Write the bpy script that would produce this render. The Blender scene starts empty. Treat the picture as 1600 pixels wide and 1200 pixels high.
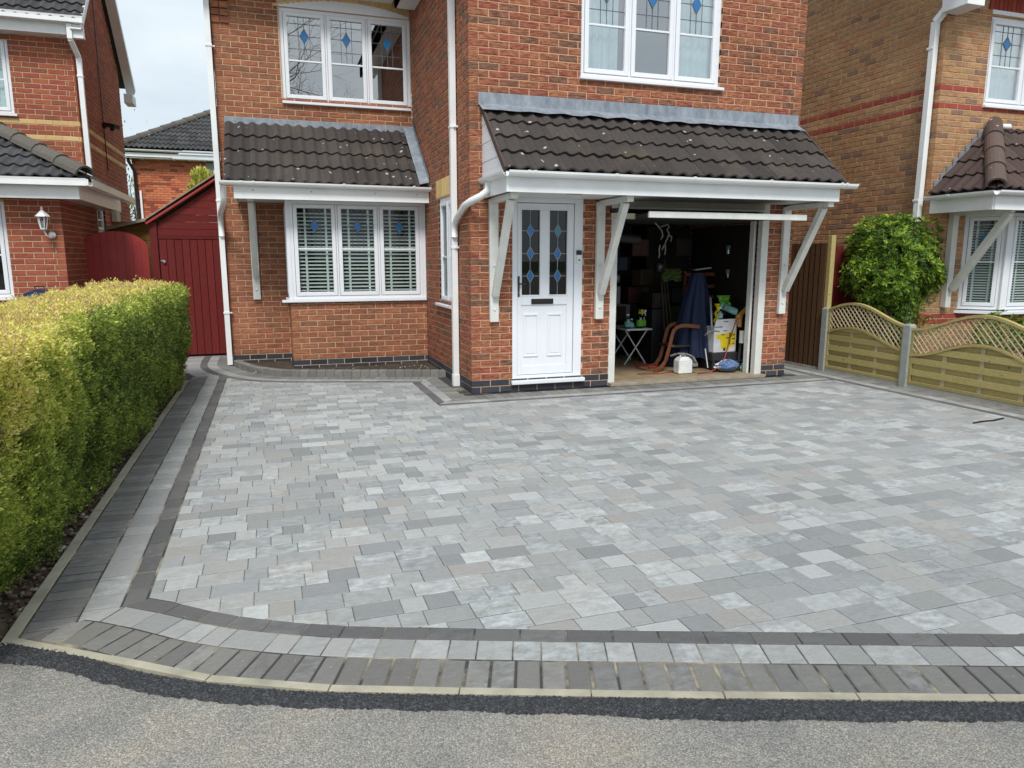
import bpy, math, random
import numpy as np
from mathutils import Vector, Matrix
R = math.radians
rnd = random.Random(7)
S = bpy.context.scene
COL = S.collection

# ------------------------------------------------------------------ camera, sky, sun, exposure
CAMH, YAW, PITCH, FPX = 1.49, 18.372, 9.8606, 1123.9
cd = bpy.data.cameras.new('camera'); cam = bpy.data.objects.new('camera', cd); COL.objects.link(cam)
cam.location = (0, 0, CAMH); cam.rotation_euler = (R(90 - PITCH), 0, R(-YAW))
cd.sensor_width = 36; cd.lens = FPX / 1600 * 36; cd.clip_start = 0.05; cd.clip_end = 2000
S.camera = cam
S.view_settings.view_transform = 'Standard'; S.view_settings.look = 'None'
S.view_settings.exposure = 0.32; S.view_settings.gamma = 1; S.view_settings.use_curve_mapping = False
SUN_EL, SUN_AZ = 51, 197          # elevation, compass angle the light comes from (0 = +Y, clockwise)
W = bpy.data.worlds.new('World'); S.world = W; W.use_nodes = True
nt = W.node_tree; nt.nodes.clear()
def N(t, typ, **k):
    n = t.nodes.new(typ)
    for a, b in k.items(): setattr(n, a, b)
    return n
wo = N(nt, 'ShaderNodeOutputWorld'); bg = N(nt, 'ShaderNodeBackground'); sky = N(nt, 'ShaderNodeTexSky')
sky.sky_type = 'NISHITA'; sky.sun_disc = False; sky.sun_elevation = R(SUN_EL); sky.sun_rotation = R(SUN_AZ)
sky.air_density = 1.0; sky.dust_density = 2.0
tc = N(nt, 'ShaderNodeTexCoord'); mp = N(nt, 'ShaderNodeMapping'); mp.inputs['Scale'].default_value = (1.0, 1.0, 2.6)
ns = N(nt, 'ShaderNodeTexNoise'); ns.inputs['Scale'].default_value = 2.3; ns.inputs['Detail'].default_value = 7; ns.inputs['Roughness'].default_value = 0.55
cr = N(nt, 'ShaderNodeValToRGB')
cr.color_ramp.elements[0].position = 0.30; cr.color_ramp.elements[0].color = (6.9, 8.5, 9.8, 1)
cr.color_ramp.elements[1].position = 0.66; cr.color_ramp.elements[1].color = (10.7, 11.7, 12.3, 1)
mx = N(nt, 'ShaderNodeMix', data_type='RGBA'); mx.inputs[0].default_value = 0.9
nt.links.new(tc.outputs['Generated'], mp.inputs[0]); nt.links.new(mp.outputs[0], ns.inputs[0]); nt.links.new(ns.outputs['Fac'], cr.inputs[0])
nt.links.new(sky.outputs[0], mx.inputs[6]); nt.links.new(cr.outputs[0], mx.inputs[7]); nt.links.new(mx.outputs[2], bg.inputs[0])
bg.inputs[1].default_value = 0.071; nt.links.new(bg.outputs[0], wo.inputs[0])
sd = bpy.data.lights.new('sun', 'SUN'); sd.energy = 2.3; sd.angle = R(16); sd.color = (1.0, 0.97, 0.92)
sun = bpy.data.objects.new('sun', sd); COL.objects.link(sun); sun.location = (-8, -10, 20)
az, el = R(SUN_AZ), R(SUN_EL)
sdir = Vector((math.sin(az) * math.cos(el), math.cos(az) * math.cos(el), math.sin(el)))
sun.rotation_euler = (-sdir).to_track_quat('-Z', 'Y').to_euler()

# ------------------------------------------------------------------ helpers
_cy, _sy, _cp, _sp = math.cos(R(YAW)), math.sin(R(YAW)), math.cos(R(PITCH)), math.sin(R(PITCH))
_fw = np.array([_sy * _cp, _cy * _cp, -_sp]); _rt = np.array([_cy, -_sy, 0.]); _up = np.cross(_rt, _fw)
def in_view(p):       # is the point inside the photograph's field of view, and how far away
    q = np.array(p) - np.array([0, 0, CAMH]); z = q @ _fw
    if z < 0.1: return False, 99.
    return abs(q @ _rt / z) < .735 and abs(q @ _up / z) < .555, z

class MB:
    def __init__(s): s.v = []; s.f = []; s.r = []; s.m = []
    def face(s, pts, r=0., m=0):
        b = len(s.v); s.v += [tuple(p) for p in pts]; s.f.append(tuple(range(b, b + len(pts)))); s.r.append(r); s.m.append(m)
    def hexa(s, p, r=0., m=0, skip=()):    # p: 8 corners, bottom 0-3 (ccw seen from above), top 4-7
        b = len(s.v); s.v += [tuple(q) for q in p]
        for i, q in enumerate(((3, 2, 1, 0), (4, 5, 6, 7), (0, 1, 5, 4), (1, 2, 6, 5), (2, 3, 7, 6), (3, 0, 4, 7))):
            if i in skip: continue
            s.f.append(tuple(b + k for k in q)); s.r.append(r); s.m.append(m)
    def box(s, x0, x1, y0, y1, z0, z1, r=0., m=0):
        s.hexa([(x0, y0, z0), (x1, y0, z0), (x1, y1, z0), (x0, y1, z0), (x0, y0, z1), (x1, y0, z1), (x1, y1, z1), (x0, y1, z1)], r, m)
    def fbox(s, F, u0, u1, v0, v1, d0, d1, r=0., m=0):   # box in wall coordinates: d is outwards
        P = F.pt
        s.hexa([P(u0, v0, d1), P(u1, v0, d1), P(u1, v0, d0), P(u0, v0, d0), P(u0, v1, d1), P(u1, v1, d1), P(u1, v1, d0), P(u0, v1, d0)], r, m)
    def bar(s, a, b, w, h, r=0., m=0, up=(0, 0, 1)):      # rectangular bar from a to b
        a, b = Vector(a), Vector(b); d = (b - a).normalized(); x = d.cross(Vector(up))
        if x.length < 1e-4: x = d.cross(Vector((0, 1, 0)))
        x.normalize(); y = x.cross(d)
        c = [(-w / 2, -h / 2), (w / 2, -h / 2), (w / 2, h / 2), (-w / 2, h / 2)]
        s.hexa([a + x * i + y * j for i, j in c] + [b + x * i + y * j for i, j in c], r, m)
    def tube(s, pts, rad, n=8, r=0., m=0, cap=True):
        pts = [Vector(p) for p in pts]; rads = rad if isinstance(rad, (list, tuple)) else [rad] * len(pts)
        b = len(s.v); prev = None
        for i, p in enumerate(pts):
            d = (pts[min(i + 1, len(pts) - 1)] - pts[max(i - 1, 0)]).normalized()
            if prev is None:
                x = d.cross(Vector((0, 0, 1)))
                if x.length < 1e-3: x = Vector((1, 0, 0))
            else: x = prev - d * prev.dot(d)
            x.normalize(); prev = x; y = d.cross(x)
            for k in range(n):
                a = 2 * math.pi * k / n; s.v.append(tuple(p + (x * math.cos(a) + y * math.sin(a)) * rads[i]))
        for i in range(len(pts) - 1):
            for k in range(n):
                s.f.append((b + i * n + k, b + i * n + (k + 1) % n, b + (i + 1) * n + (k + 1) % n, b + (i + 1) * n + k)); s.r.append(r); s.m.append(m)
        if cap:
            s.f.append(tuple(b + k for k in range(n))); s.r.append(r); s.m.append(m)
            s.f.append(tuple(b + (len(pts) - 1) * n + n - 1 - k for k in range(n))); s.r.append(r); s.m.append(m)
    def lathe(s, c, prof, n=16, r=0., m=0, axis=None):    # prof: (radius, height) list
        c = Vector(c); b = len(s.v); M3 = Matrix.Identity(3) if axis is None else Vector((0, 0, 1)).rotation_difference(Vector(axis)).to_matrix()
        for q, h in prof:
            for k in range(n):
                a = 2 * math.pi * k / n; s.v.append(tuple(c + M3 @ Vector((q * math.cos(a), q * math.sin(a), h))))
        for i in range(len(prof) - 1):
            for k in range(n):
                s.f.append((b + i * n + k, b + i * n + (k + 1) % n, b + (i + 1) * n + (k + 1) % n, b + (i + 1) * n + k)); s.r.append(r); s.m.append(m)
    def prism(s, F, poly, d0, d1, r=0., m=0):            # polygon in wall coordinates, extruded along d
        n = len(poly); b = len(s.v)
        s.v += [tuple(F.pt(u, v, d0)) for u, v in poly] + [tuple(F.pt(u, v, d1)) for u, v in poly]
        s.f.append(tuple(b + n - 1 - k for k in range(n))); s.f.append(tuple(b + n + k for k in range(n)))
        for k in range(n): s.f.append((b + k, b + (k + 1) % n, b + n + (k + 1) % n, b + n + k))
        s.r += [r] * (n + 2); s.m += [m] * (n + 2)
    def slab(s, poly, z0, z1, ch=.003, r=0., m=0):        # convex polygon block with a chamfered top
        n = len(poly); c = np.mean(np.array(poly), 0); ins = []
        for k in range(n):
            a, p, q = np.array(poly[k - 1]), np.array(poly[k]), np.array(poly[(k + 1) % n])
            e1 = (p - a) / (np.linalg.norm(p - a) + 1e-9); e2 = (q - p) / (np.linalg.norm(q - p) + 1e-9)
            n1 = np.array([-e1[1], e1[0]]); n2 = np.array([-e2[1], e2[0]]); bis = n1 + n2; L = bis @ bis
            ins.append(p + bis * (2 * ch / max(L, .8)))
        b = len(s.v)
        s.v += [(p[0], p[1], z0) for p in poly] + [(p[0], p[1], z1 - ch * .8) for p in poly] + [(p[0], p[1], z1) for p in ins]
        s.f.append(tuple(b + 2 * n + k for k in range(n)))
        for l in (0, n):
            for k in range(n): s.f.append((b + l + k, b + l + (k + 1) % n, b + l + n + (k + 1) % n, b + l + n + k))
        s.r += [r] * (2 * n + 1); s.m += [m] * (2 * n + 1)
    def mesh(s, name, mats, smooth=False):
        me = bpy.data.meshes.new(name); me.from_pydata(s.v, [], s.f)
        for q in (mats if isinstance(mats, (list, tuple)) else [mats]): me.materials.append(q)
        at = me.attributes.new('rnd', 'FLOAT', 'FACE'); at.data.foreach_set('value', s.r)
        if any(s.m): me.polygons.foreach_set('material_index', s.m)
        if smooth: me.polygons.foreach_set('use_smooth', [True] * len(s.f))
        me.update(); return me
    def build(s, name, mats, parent=None, smooth=False, bevel=0., stuff=False, label=None):
        o = bpy.data.objects.new(name, s.mesh(name, mats, smooth)); COL.objects.link(o); attach(o, parent)
        if bevel:
            b = o.modifiers.new('bevel', 'BEVEL'); b.width = bevel; b.segments = 2; b.limit_method = 'ANGLE'; b.angle_limit = R(40)
        if stuff: o['kind'] = 'stuff'
        if label: o['label'] = label
        return o
def attach(o, parent):
    if parent is None: return
    o.parent = parent
    if parent.type == 'EMPTY' and parent.parent is None: o.matrix_parent_inverse = Matrix.Translation(-Vector(parent.location))
def thing(name, label, cat, loc, group=None):
    o = bpy.data.objects.new(name, None); COL.objects.link(o); o.location = loc; o.empty_display_size = .2
    o['label'] = label; o['category'] = cat
    if group: o['group'] = group
    return o
def tag(o, label, cat, group=None, stuff=False):
    o['label'] = label; o['category'] = cat
    if group: o['group'] = group
    if stuff: o['kind'] = 'stuff'
    return o
def struct(o): o['kind'] = 'structure'; return o
def put(name, me, parent, M):
    o = bpy.data.objects.new(name, me); COL.objects.link(o); attach(o, parent); o.matrix_basis = M; return o
class Fr:                                             # wall frame: u along the wall, v up, d outwards
    def __init__(s, O, U, Nn): s.O = Vector(O); s.U = Vector(U).normalized(); s.N = Vector(Nn).normalized()
    def pt(s, u, v, d=0.): return s.O + s.U * u + Vector((0, 0, v)) + s.N * d
    def mat(s): return Matrix(((s.U.x, -s.N.x, 0, s.O.x), (s.U.y, -s.N.y, 0, s.O.y), (0, 0, 1, s.O.z), (0, 0, 0, 1)))

# ------------------------------------------------------------------ materials
def lin(c): return tuple(((x / 255) / 12.92 if x / 255 <= .04045 else ((x / 255 + .055) / 1.055) ** 2.4) for x in c) + (1,)
class NT:
    def __init__(s, name):
        s.m = bpy.data.materials.new(name); s.m.use_nodes = True; s.t = s.m.node_tree; s.t.nodes.clear()
        s.o = s.n('ShaderNodeOutputMaterial'); s.b = s.n('ShaderNodeBsdfPrincipled'); s.l(s.b.outputs[0], s.o.inputs[0])
    def n(s, typ, **k): return N(s.t, typ, **k)
    def l(s, a, b): s.t.links.new(a, b)
    def pos(s, scale=(1, 1, 1)):
        g = s.n('ShaderNodeNewGeometry'); m = s.n('ShaderNodeMapping'); m.inputs['Scale'].default_value = scale; s.l(g.outputs['Position'], m.inputs[0]); return m.outputs[0]
    def noise(s, vec, sc, det=4, ro=.6, out='Fac'):
        q = s.n('ShaderNodeTexNoise'); q.inputs['Scale'].default_value = sc; q.inputs['Detail'].default_value = det; q.inputs['Roughness'].default_value = ro
        s.l(vec, q.inputs['Vector']); return q.outputs[out]
    def ramp(s, fac, st, interp='LINEAR'):
        q = s.n('ShaderNodeValToRGB'); r = q.color_ramp; r.interpolation = interp
        while len(r.elements) < len(st): r.elements.new(.5)
        for e, (p, c) in zip(r.elements, st): e.position = p; e.color = c if len(c) == 4 else tuple(c) + (1,)
        s.l(fac, q.inputs[0]); return q.outputs[0]
    def mix(s, fac, a, b, mode='MIX'):
        q = s.n('ShaderNodeMix', data_type='RGBA', blend_type=mode)
        for i, x in ((0, fac), (6, a), (7, b)):
            if hasattr(x, 'links'): s.l(x, q.inputs[i])
            else: q.inputs[i].default_value = x if i == 0 else (tuple(x) + (1,))[:4]
        return q.outputs[2]
    def math(s, op, a, b=0.):
        q = s.n('ShaderNodeMath', operation=op)
        for i, x in ((0, a), (1, b)):
            if hasattr(x, 'links'): s.l(x, q.inputs[i])
            else: q.inputs[i].default_value = x
        return q.outputs[0]
    def rand(s):                                     # one number per piece: face value + object random
        a = s.n('ShaderNodeAttribute', attribute_name='rnd'); o = s.n('ShaderNodeObjectInfo')
        return s.math('FRACT', s.math('ADD', a.outputs['Fac'], s.math('MULTIPLY', o.outputs['Random'], 7.31)))
    def bump(s, h, st, dist=.01):
        q = s.n('ShaderNodeBump'); q.inputs['Strength'].default_value = st; q.inputs['Distance'].default_value = dist; s.l(h, q.inputs['Height']); s.l(q.outputs[0], s.b.inputs['Normal'])
    def set(s, col=None, rough=None, **k):
        for nm, x in (('Base Color', col), ('Roughness', rough)):
            if x is None: continue
            if hasattr(x, 'links'): s.l(x, s.b.inputs[nm])
            else: s.b.inputs[nm].default_value = x if nm == 'Roughness' else (tuple(x) + (1,))[:4]
        for a, x in k.items(): s.b.inputs[a.replace('_', ' ')].default_value = x
        return s.m
def plain(name, c, rough=.5, var=.12, sc=8, bump=0., bsc=60, **k):
    t = NT(name); p = t.pos(); n1 = t.noise(p, sc, 5)
    a = tuple(x * (1 - var) for x in c[:3]); b = tuple(min(1, x * (1 + var)) for x in c[:3])
    col = t.ramp(n1, [(.3, a), (.7, b)])
    if bump: t.bump(t.noise(p, bsc, 4), bump, .004)
    return t.set(col, rough, **k)
def brickmat(name, cols, streak=.5, wob=0.35):
    t = NT(name); r = t.rand(); st = [(i / len(cols), lin(c)) for i, c in enumerate(cols)]
    base = t.ramp(r, st, 'CONSTANT'); p = t.pos((1, 1, 5))
    dk = t.ramp(t.noise(p, 12, 5, .7), [(.40, (.45, .40, .38)), (.60, (1.12, 1.12, 1.1))])
    col = t.mix(streak, base, dk, 'MULTIPLY'); fine = t.noise(t.pos((1, 1, 2.2)), 60, 5, .7)
    col = t.mix(.45, col, t.ramp(fine, [(.3, (.6, .58, .56)), (.7, (1.3, 1.3, 1.3))]), 'MULTIPLY')
    big = t.noise(t.pos(), .9, 3); col = t.mix(.8, col, t.ramp(big, [(.3, (.82, .80, .80)), (.7, (1.12, 1.1, 1.08))]), 'MULTIPLY')
    t.bump(t.math('ADD', fine, t.noise(p, 16, 4, .7)), .5, .006)
    return t.set(col, .9, Specular_IOR_Level=.2)
M = {}
M['brick_front'] = brickmat('brick_front', [(174, 115, 88), (166, 105, 83), (170, 114, 87), (146, 104, 85), (176, 118, 90), (166, 102, 83), (138, 104, 88), (172, 111, 88), (158, 107, 83)], .95)
M['brick_left'] = brickmat('brick_left', [(172, 116, 88), (166, 108, 84), (170, 112, 85), (158, 104, 80), (176, 119, 89), (155, 107, 83)], .6)
M['brick_nb_left'] = brickmat('brick_nb_left', [(176, 102, 80), (166, 92, 76), (178, 108, 80), (156, 96, 76), (170, 98, 76)], .4)
M['brick_red'] = brickmat('brick_red', [(168, 82, 70), (160, 76, 66), (172, 88, 72)], .2)
M['brick_buff'] = brickmat('brick_buff', [(194, 153, 114), (186, 145, 108), (178, 137, 104), (190, 147, 108), (154, 122, 102), (182, 145, 108), (188, 139, 100), (196, 155, 116), (180, 141, 106), (190, 149, 106)], .5)
M['brick_yellow'] = brickmat('brick_yellow', [(222, 190, 132), (214, 182, 126), (226, 198, 144)], .12)
M['brick_blue'] = brickmat('brick_blue', [(66, 70, 78), (58, 62, 70), (74, 78, 86)], .2)
M['brick_far'] = brickmat('brick_far', [(206, 126, 92), (200, 116, 84), (210, 132, 96), (196, 110, 82), (150, 84, 66), (208, 124, 90)], .15)
M['mortar'] = plain('mortar', lin((196, 172, 144)), .95, .15, 25, .4, 200)
M['mortar_red'] = plain('mortar_red', lin((205, 165, 135)), .95, .15, 25, .4, 200)
M['upvc'] = plain('upvc', (.80, .82, .86), .35, .03, 2)
M['paint'] = plain('white_painted_timber', (.70, .70, .66), .5, .10, 6, .15, 90)
M['gutter'] = plain('gutter_plastic', (.84, .85, .85), .3, .06, 3)
M['soffit'] = plain('soffit_board', (.74, .76, .74), .5, .05, 2)
M['beige'] = plain('beige_board', (.45, .42, .34), .6, .08, 4)
M['black'] = plain('black_plastic', (.012, .012, .014), .35, .1, 5)
M['glassy_dark'] = plain('dark_gloss', (.02, .025, .04), .12, .1, 5)
def leadmat():
    t = NT('lead_sheet'); n1 = t.noise(t.pos(), 5, 6, .7); n2 = t.noise(t.pos((1, 1, .4)), 14, 4)
    col = t.mix(.5, t.ramp(n1, [(.3, (.13, .155, .19)), (.7, (.36, .40, .45))]), t.ramp(n2, [(.35, (.16, .19, .23)), (.7, (.40, .43, .47))]))
    t.bump(n1, .3, .01); return t.set(col, .55, Metallic=.15)
M['lead'] = leadmat()
def tilemat(name, a, b, lichen=.5):
    t = NT(name); r = t.rand(); base = t.ramp(r, [(0, a), (1, b)]); n1 = t.noise(t.pos(), 30, 6, .7)
    col = t.mix(.55, base, t.ramp(n1, [(.3, (.6, .6, .6)), (.75, (1.35, 1.3, 1.25))]), 'MULTIPLY')
    v = t.n('ShaderNodeTexVoronoi'); v.inputs['Scale'].default_value = 11; t.l(t.pos(), v.inputs['Vector'])
    sz = t.math('MULTIPLY', t.math('SUBTRACT', v.outputs['Color'], .70 - lichen * .2), .9)
    f = t.math('LESS_THAN', t.math('ADD', v.outputs['Distance'], t.math('MULTIPLY', t.noise(t.pos(), 60, 3), .10)), t.math('ADD', sz, .02))
    col = t.mix(t.math('MULTIPLY', f, .75), col, (.52, .52, .46))
    big = t.noise(t.pos(), 2.2, 5, .6); col = t.mix(t.ramp(big, [(.55, (0, 0, 0)), (.8, (.5, .5, .5))]), col, (.13, .10, .065))
    t.bump(n1, .5, .004); return t.set(col, .85, Specular_IOR_Level=.25)
M['tile'] = tilemat('roof_tile_brown', (.050, .043, .041), (.080, .069, .064), .45)
M['tile_grey'] = tilemat('roof_tile_grey', (.050, .050, .053), (.085, .085, .088), .25)
M['tile_red'] = tilemat('roof_tile_maroon', (.065, .045, .042), (.10, .068, .06), .3)
M['ridge'] = tilemat('ridge_tile', (.10, .09, .08), (.14, .125, .11), .5)
M['ridge_red'] = tilemat('ridge_tile_maroon', (.10, .07, .062), (.14, .10, .088), .5)
def pavemat(name, cols, white=.3):
    t = NT(name); r = t.rand(); base = t.ramp(r, [(i / len(cols), lin(c)) for i, c in enumerate(cols)], 'CONSTANT')
    r2 = t.math('FRACT', t.math('MULTIPLY', r, 37.7))
    ofs = t.n('ShaderNodeCombineXYZ'); t.l(t.math('MULTIPLY', r, 91.), ofs.inputs[0]); t.l(t.math('MULTIPLY', r2, 57.), ofs.inputs[1]); vm = t.n('ShaderNodeVectorMath', operation='ADD'); t.l(t.pos((1, 1.6, 1)), vm.inputs[0]); t.l(ofs.outputs[0], vm.inputs[1])
    n1 = t.noise(vm.outputs[0], 13, 6, .72); n2 = t.noise(t.pos(), 260, 3, .7); n3 = t.noise(t.pos((1, 2.5, 1)), 28, 5, .7)
    col = t.mix(.5, base, t.ramp(n2, [(.3, (.70, .70, .70)), (.7, (1.28, 1.28, 1.28))]), 'MULTIPLY')
    col = t.mix(.55, col, t.ramp(n3, [(.3, (.82, .82, .82)), (.7, (1.16, 1.16, 1.16))]), 'MULTIPLY')
    f = t.math('MULTIPLY', t.ramp(n1, [(.40, (0, 0, 0)), (.72, (1, 1, 1))]), t.math('MULTIPLY', t.math('POWER', r2, 1.8), white))
    f2 = t.math('MULTIPLY', t.math('GREATER_THAN', t.noise(t.pos(), 70, 2, .5), .73), .35)
    col = t.mix(f, col, (.60, .63, .64)); col = t.mix(f2, col, (.55, .56, .55))
    t.bump(t.math('ADD', n2, t.math('MULTIPLY', n3, .7)), .35, .003); return t.set(col, .88, Specular_IOR_Level=.25)
GREY = [(150, 151, 150), (143, 145, 145), (156, 157, 156), (147, 149, 150), (157, 156, 153), (135, 137, 137), (152, 152, 150), (164, 165, 164), (142, 144, 144), (154, 151, 147), (137, 138, 139), (173, 174, 173), (148, 148, 147), (153, 154, 153), (145, 146, 145), (163, 162, 159)]
M['pave'] = pavemat('paving_light', GREY, .9)
M['pave_border'] = pavemat('paving_border', [(150, 150, 148), (143, 144, 142), (157, 156, 154), (147, 147, 146)], .8)
M['pave_dark'] = pavemat('paving_charcoal', [(120, 118, 114), (112, 110, 107), (127, 124, 119), (115, 113, 110), (123, 121, 117)], .4)
M['pave_band'] = pavemat('paving_band', [(100, 98, 98), (94, 93, 93), (105, 103, 102)], .12)
def sandmat():
    t = NT('joint_sand'); n1 = t.noise(t.pos(), 2.2, 5, .7)
    col = t.ramp(n1, [(.48, (.05, .048, .045)), (.64, (.36, .31, .22))]); return t.set(col, .95)
M['sand'] = sandmat()
M['concrete'] = plain('edging_concrete', lin((168, 162, 144)), .9, .22, 7, .5, 150)
M['concrete_post'] = plain('concrete_post', lin((150, 154, 148)), .9, .12, 12, .4, 120)
def roadmat():
    t = NT('road_surface'); v = t.n('ShaderNodeTexVoronoi'); v.inputs['Scale'].default_value = 190; t.l(t.pos(), v.inputs['Vector'])
    sp = t.n('ShaderNodeSeparateColor'); t.l(v.outputs['Color'], sp.inputs[0])
    st = t.ramp(sp.outputs[0], [(0, lin((150, 148, 144))), (.25, lin((168, 165, 160))), (.5, lin((158, 156, 153))), (.72, lin((180, 176, 169))), (.90, lin((176, 164, 153))), (.95, lin((192, 191, 187)))], 'CONSTANT')
    edge = t.ramp(v.outputs['Distance'], [(.25, (1, 1, 1)), (.75, (.40, .40, .40))]); col = t.mix(.8, st, edge, 'MULTIPLY')
    n1 = t.noise(t.pos(), 1.7, 6, .6); col = t.mix(.8, col, t.ramp(n1, [(.30, (.72, .73, .75)), (.50, (.98, .96, .93)), (.68, (1.22, 1.10, .96))]), 'MULTIPLY')
    n2 = t.noise(t.pos(), 5, 5, .6); col = t.mix(.5, col, t.ramp(n2, [(.3, (.82, .84, .84)), (.7, (1.15, 1.12, 1.08))]), 'MULTIPLY')
    t.bump(t.math('SUBTRACT', 1.0, v.outputs['Distance']), .7, .004); return t.set(col, .9)
M['road'] = roadmat()
def tarmat():
    t = NT('fresh_tarmac'); v = t.n('ShaderNodeTexVoronoi'); v.inputs['Scale'].default_value = 130; t.l(t.pos(), v.inputs['Vector'])
    sp = t.n('ShaderNodeSeparateColor'); t.l(v.outputs['Color'], sp.inputs[0])
    col = t.ramp(sp.outputs[0], [(0, (.030, .031, .035)), (.5, (.045, .047, .052)), (.85, (.075, .077, .084))], 'CONSTANT')
    t.bump(t.math('SUBTRACT', 1.0, v.outputs['Distance']), 1., .006); return t.set(col, .55)
M['tarmac'] = tarmat()
def woodmat(name, a, b, knots=True, rough=.8, axis=(1, 1, 1), grain=22):
    t = NT(name); r = t.rand(); g = t.noise(t.pos(axis), grain, 6, .65)
    col = t.ramp(g, [(.3, a), (.72, b)]); col = t.mix(.55, col, t.ramp(r, [(0, (.75, .75, .75)), (1, (1.2, 1.2, 1.2))]), 'MULTIPLY')
    if knots:
        v = t.n('ShaderNodeTexVoronoi'); v.inputs['Scale'].default_value = 5; t.l(t.pos((1, 1, 1.6)), v.inputs['Vector'])
        col = t.mix(t.ramp(v.outputs['Distance'], [(.035, (.85, .85, .85)), (.09, (0, 0, 0))]), col, tuple(x * .22 for x in a[:3]))
    t.bump(g, .3, .003); return t.set(col, rough, Specular_IOR_Level=.2)
M['pine'] = woodmat('treated_pine', (.29, .235, .085), (.50, .41, .18), axis=(4, 1, 9))
M['pine_lath'] = woodmat('pine_lath', (.40, .33, .19), (.58, .49, .32), False, axis=(2, 2, 2))
M['brownwood'] = woodmat('brown_fence_board', (.075, .038, .018), (.16, .085, .045), axis=(6, 6, .7))
M['redwood'] = woodmat('red_stained_board', (.12, .014, .013), (.19, .028, .025), False, .6, axis=(6, 6, .6))
M['redpaint'] = plain('red_paint', (.36, .032, .028), .5, .15, 5)
M['tanwood'] = woodmat('tan_shed_board', (.22, .12, .03), (.36, .2, .06), axis=(1, 6, 6))
M['felt'] = plain('roof_felt', (.32, .27, .2), .9, .2, 12, .3)
M['soil'] = plain('soil', (.085, .060, .04), .95, .5, 14, .8, 40)
M['soil_wet'] = plain('garden_soil', (.06, .045, .03), .9, .5, 9, .9, 30)
M['grass'] = plain('rough_grass', (.06, .09, .03), .95, .4, 3, .6, 30)
M['room'] = plain('shade_black', (.02, .02, .022), .9, .1, 2)  # near black standing in for unlit insides; roof decks share it
M['curtain'] = plain('net_curtain', (.78, .86, .86), .9, .15, 5)
M['blind'] = plain('blind_slat', (.80, .84, .80), .5, .05, 3)
M['leadcame'] = plain('lead_came', (.10, .12, .15), .5, .1, 6)
M['blueglass'] = plain('blue_glass', (.02, .16, .42), .15, .1, 6)
M['tealglass'] = plain('teal_glass', (.03, .22, .30), .15, .1, 6)
def glassmat(name, tint, refl, rough=.0):
    m = bpy.data.materials.new(name); m.use_nodes = True; t = m.node_tree; t.nodes.clear()
    o = N(t, 'ShaderNodeOutputMaterial'); a = N(t, 'ShaderNodeBsdfTransparent'); g = N(t, 'ShaderNodeBsdfGlossy'); x = N(t, 'ShaderNodeMixShader')
    a.inputs[0].default_value = tint; g.inputs['Roughness'].default_value = rough; g.inputs['Color'].default_value = (1, 1, 1, 1)
    lw = N(t, 'ShaderNodeLayerWeight'); lw.inputs[0].default_value = .18; ad = N(t, 'ShaderNodeMath', operation='ADD', use_clamp=True); ad.inputs[1].default_value = refl
    t.links.new(lw.outputs['Fresnel'], ad.inputs[0]); t.links.new(ad.outputs[0], x.inputs[0]); t.links.new(a.outputs[0], x.inputs[1]); t.links.new(g.outputs[0], x.inputs[2]); t.links.new(x.outputs[0], o.inputs[0])
    return m
M['glass'] = glassmat('window_glass', (.82, .88, .87, 1), .02)
M['glass_up'] = glassmat('upper_window_glass', (.80, .88, .90, 1), .38)
M['glass_dark'] = glassmat('door_glass', (.25, .28, .27, 1), .03)

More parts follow.
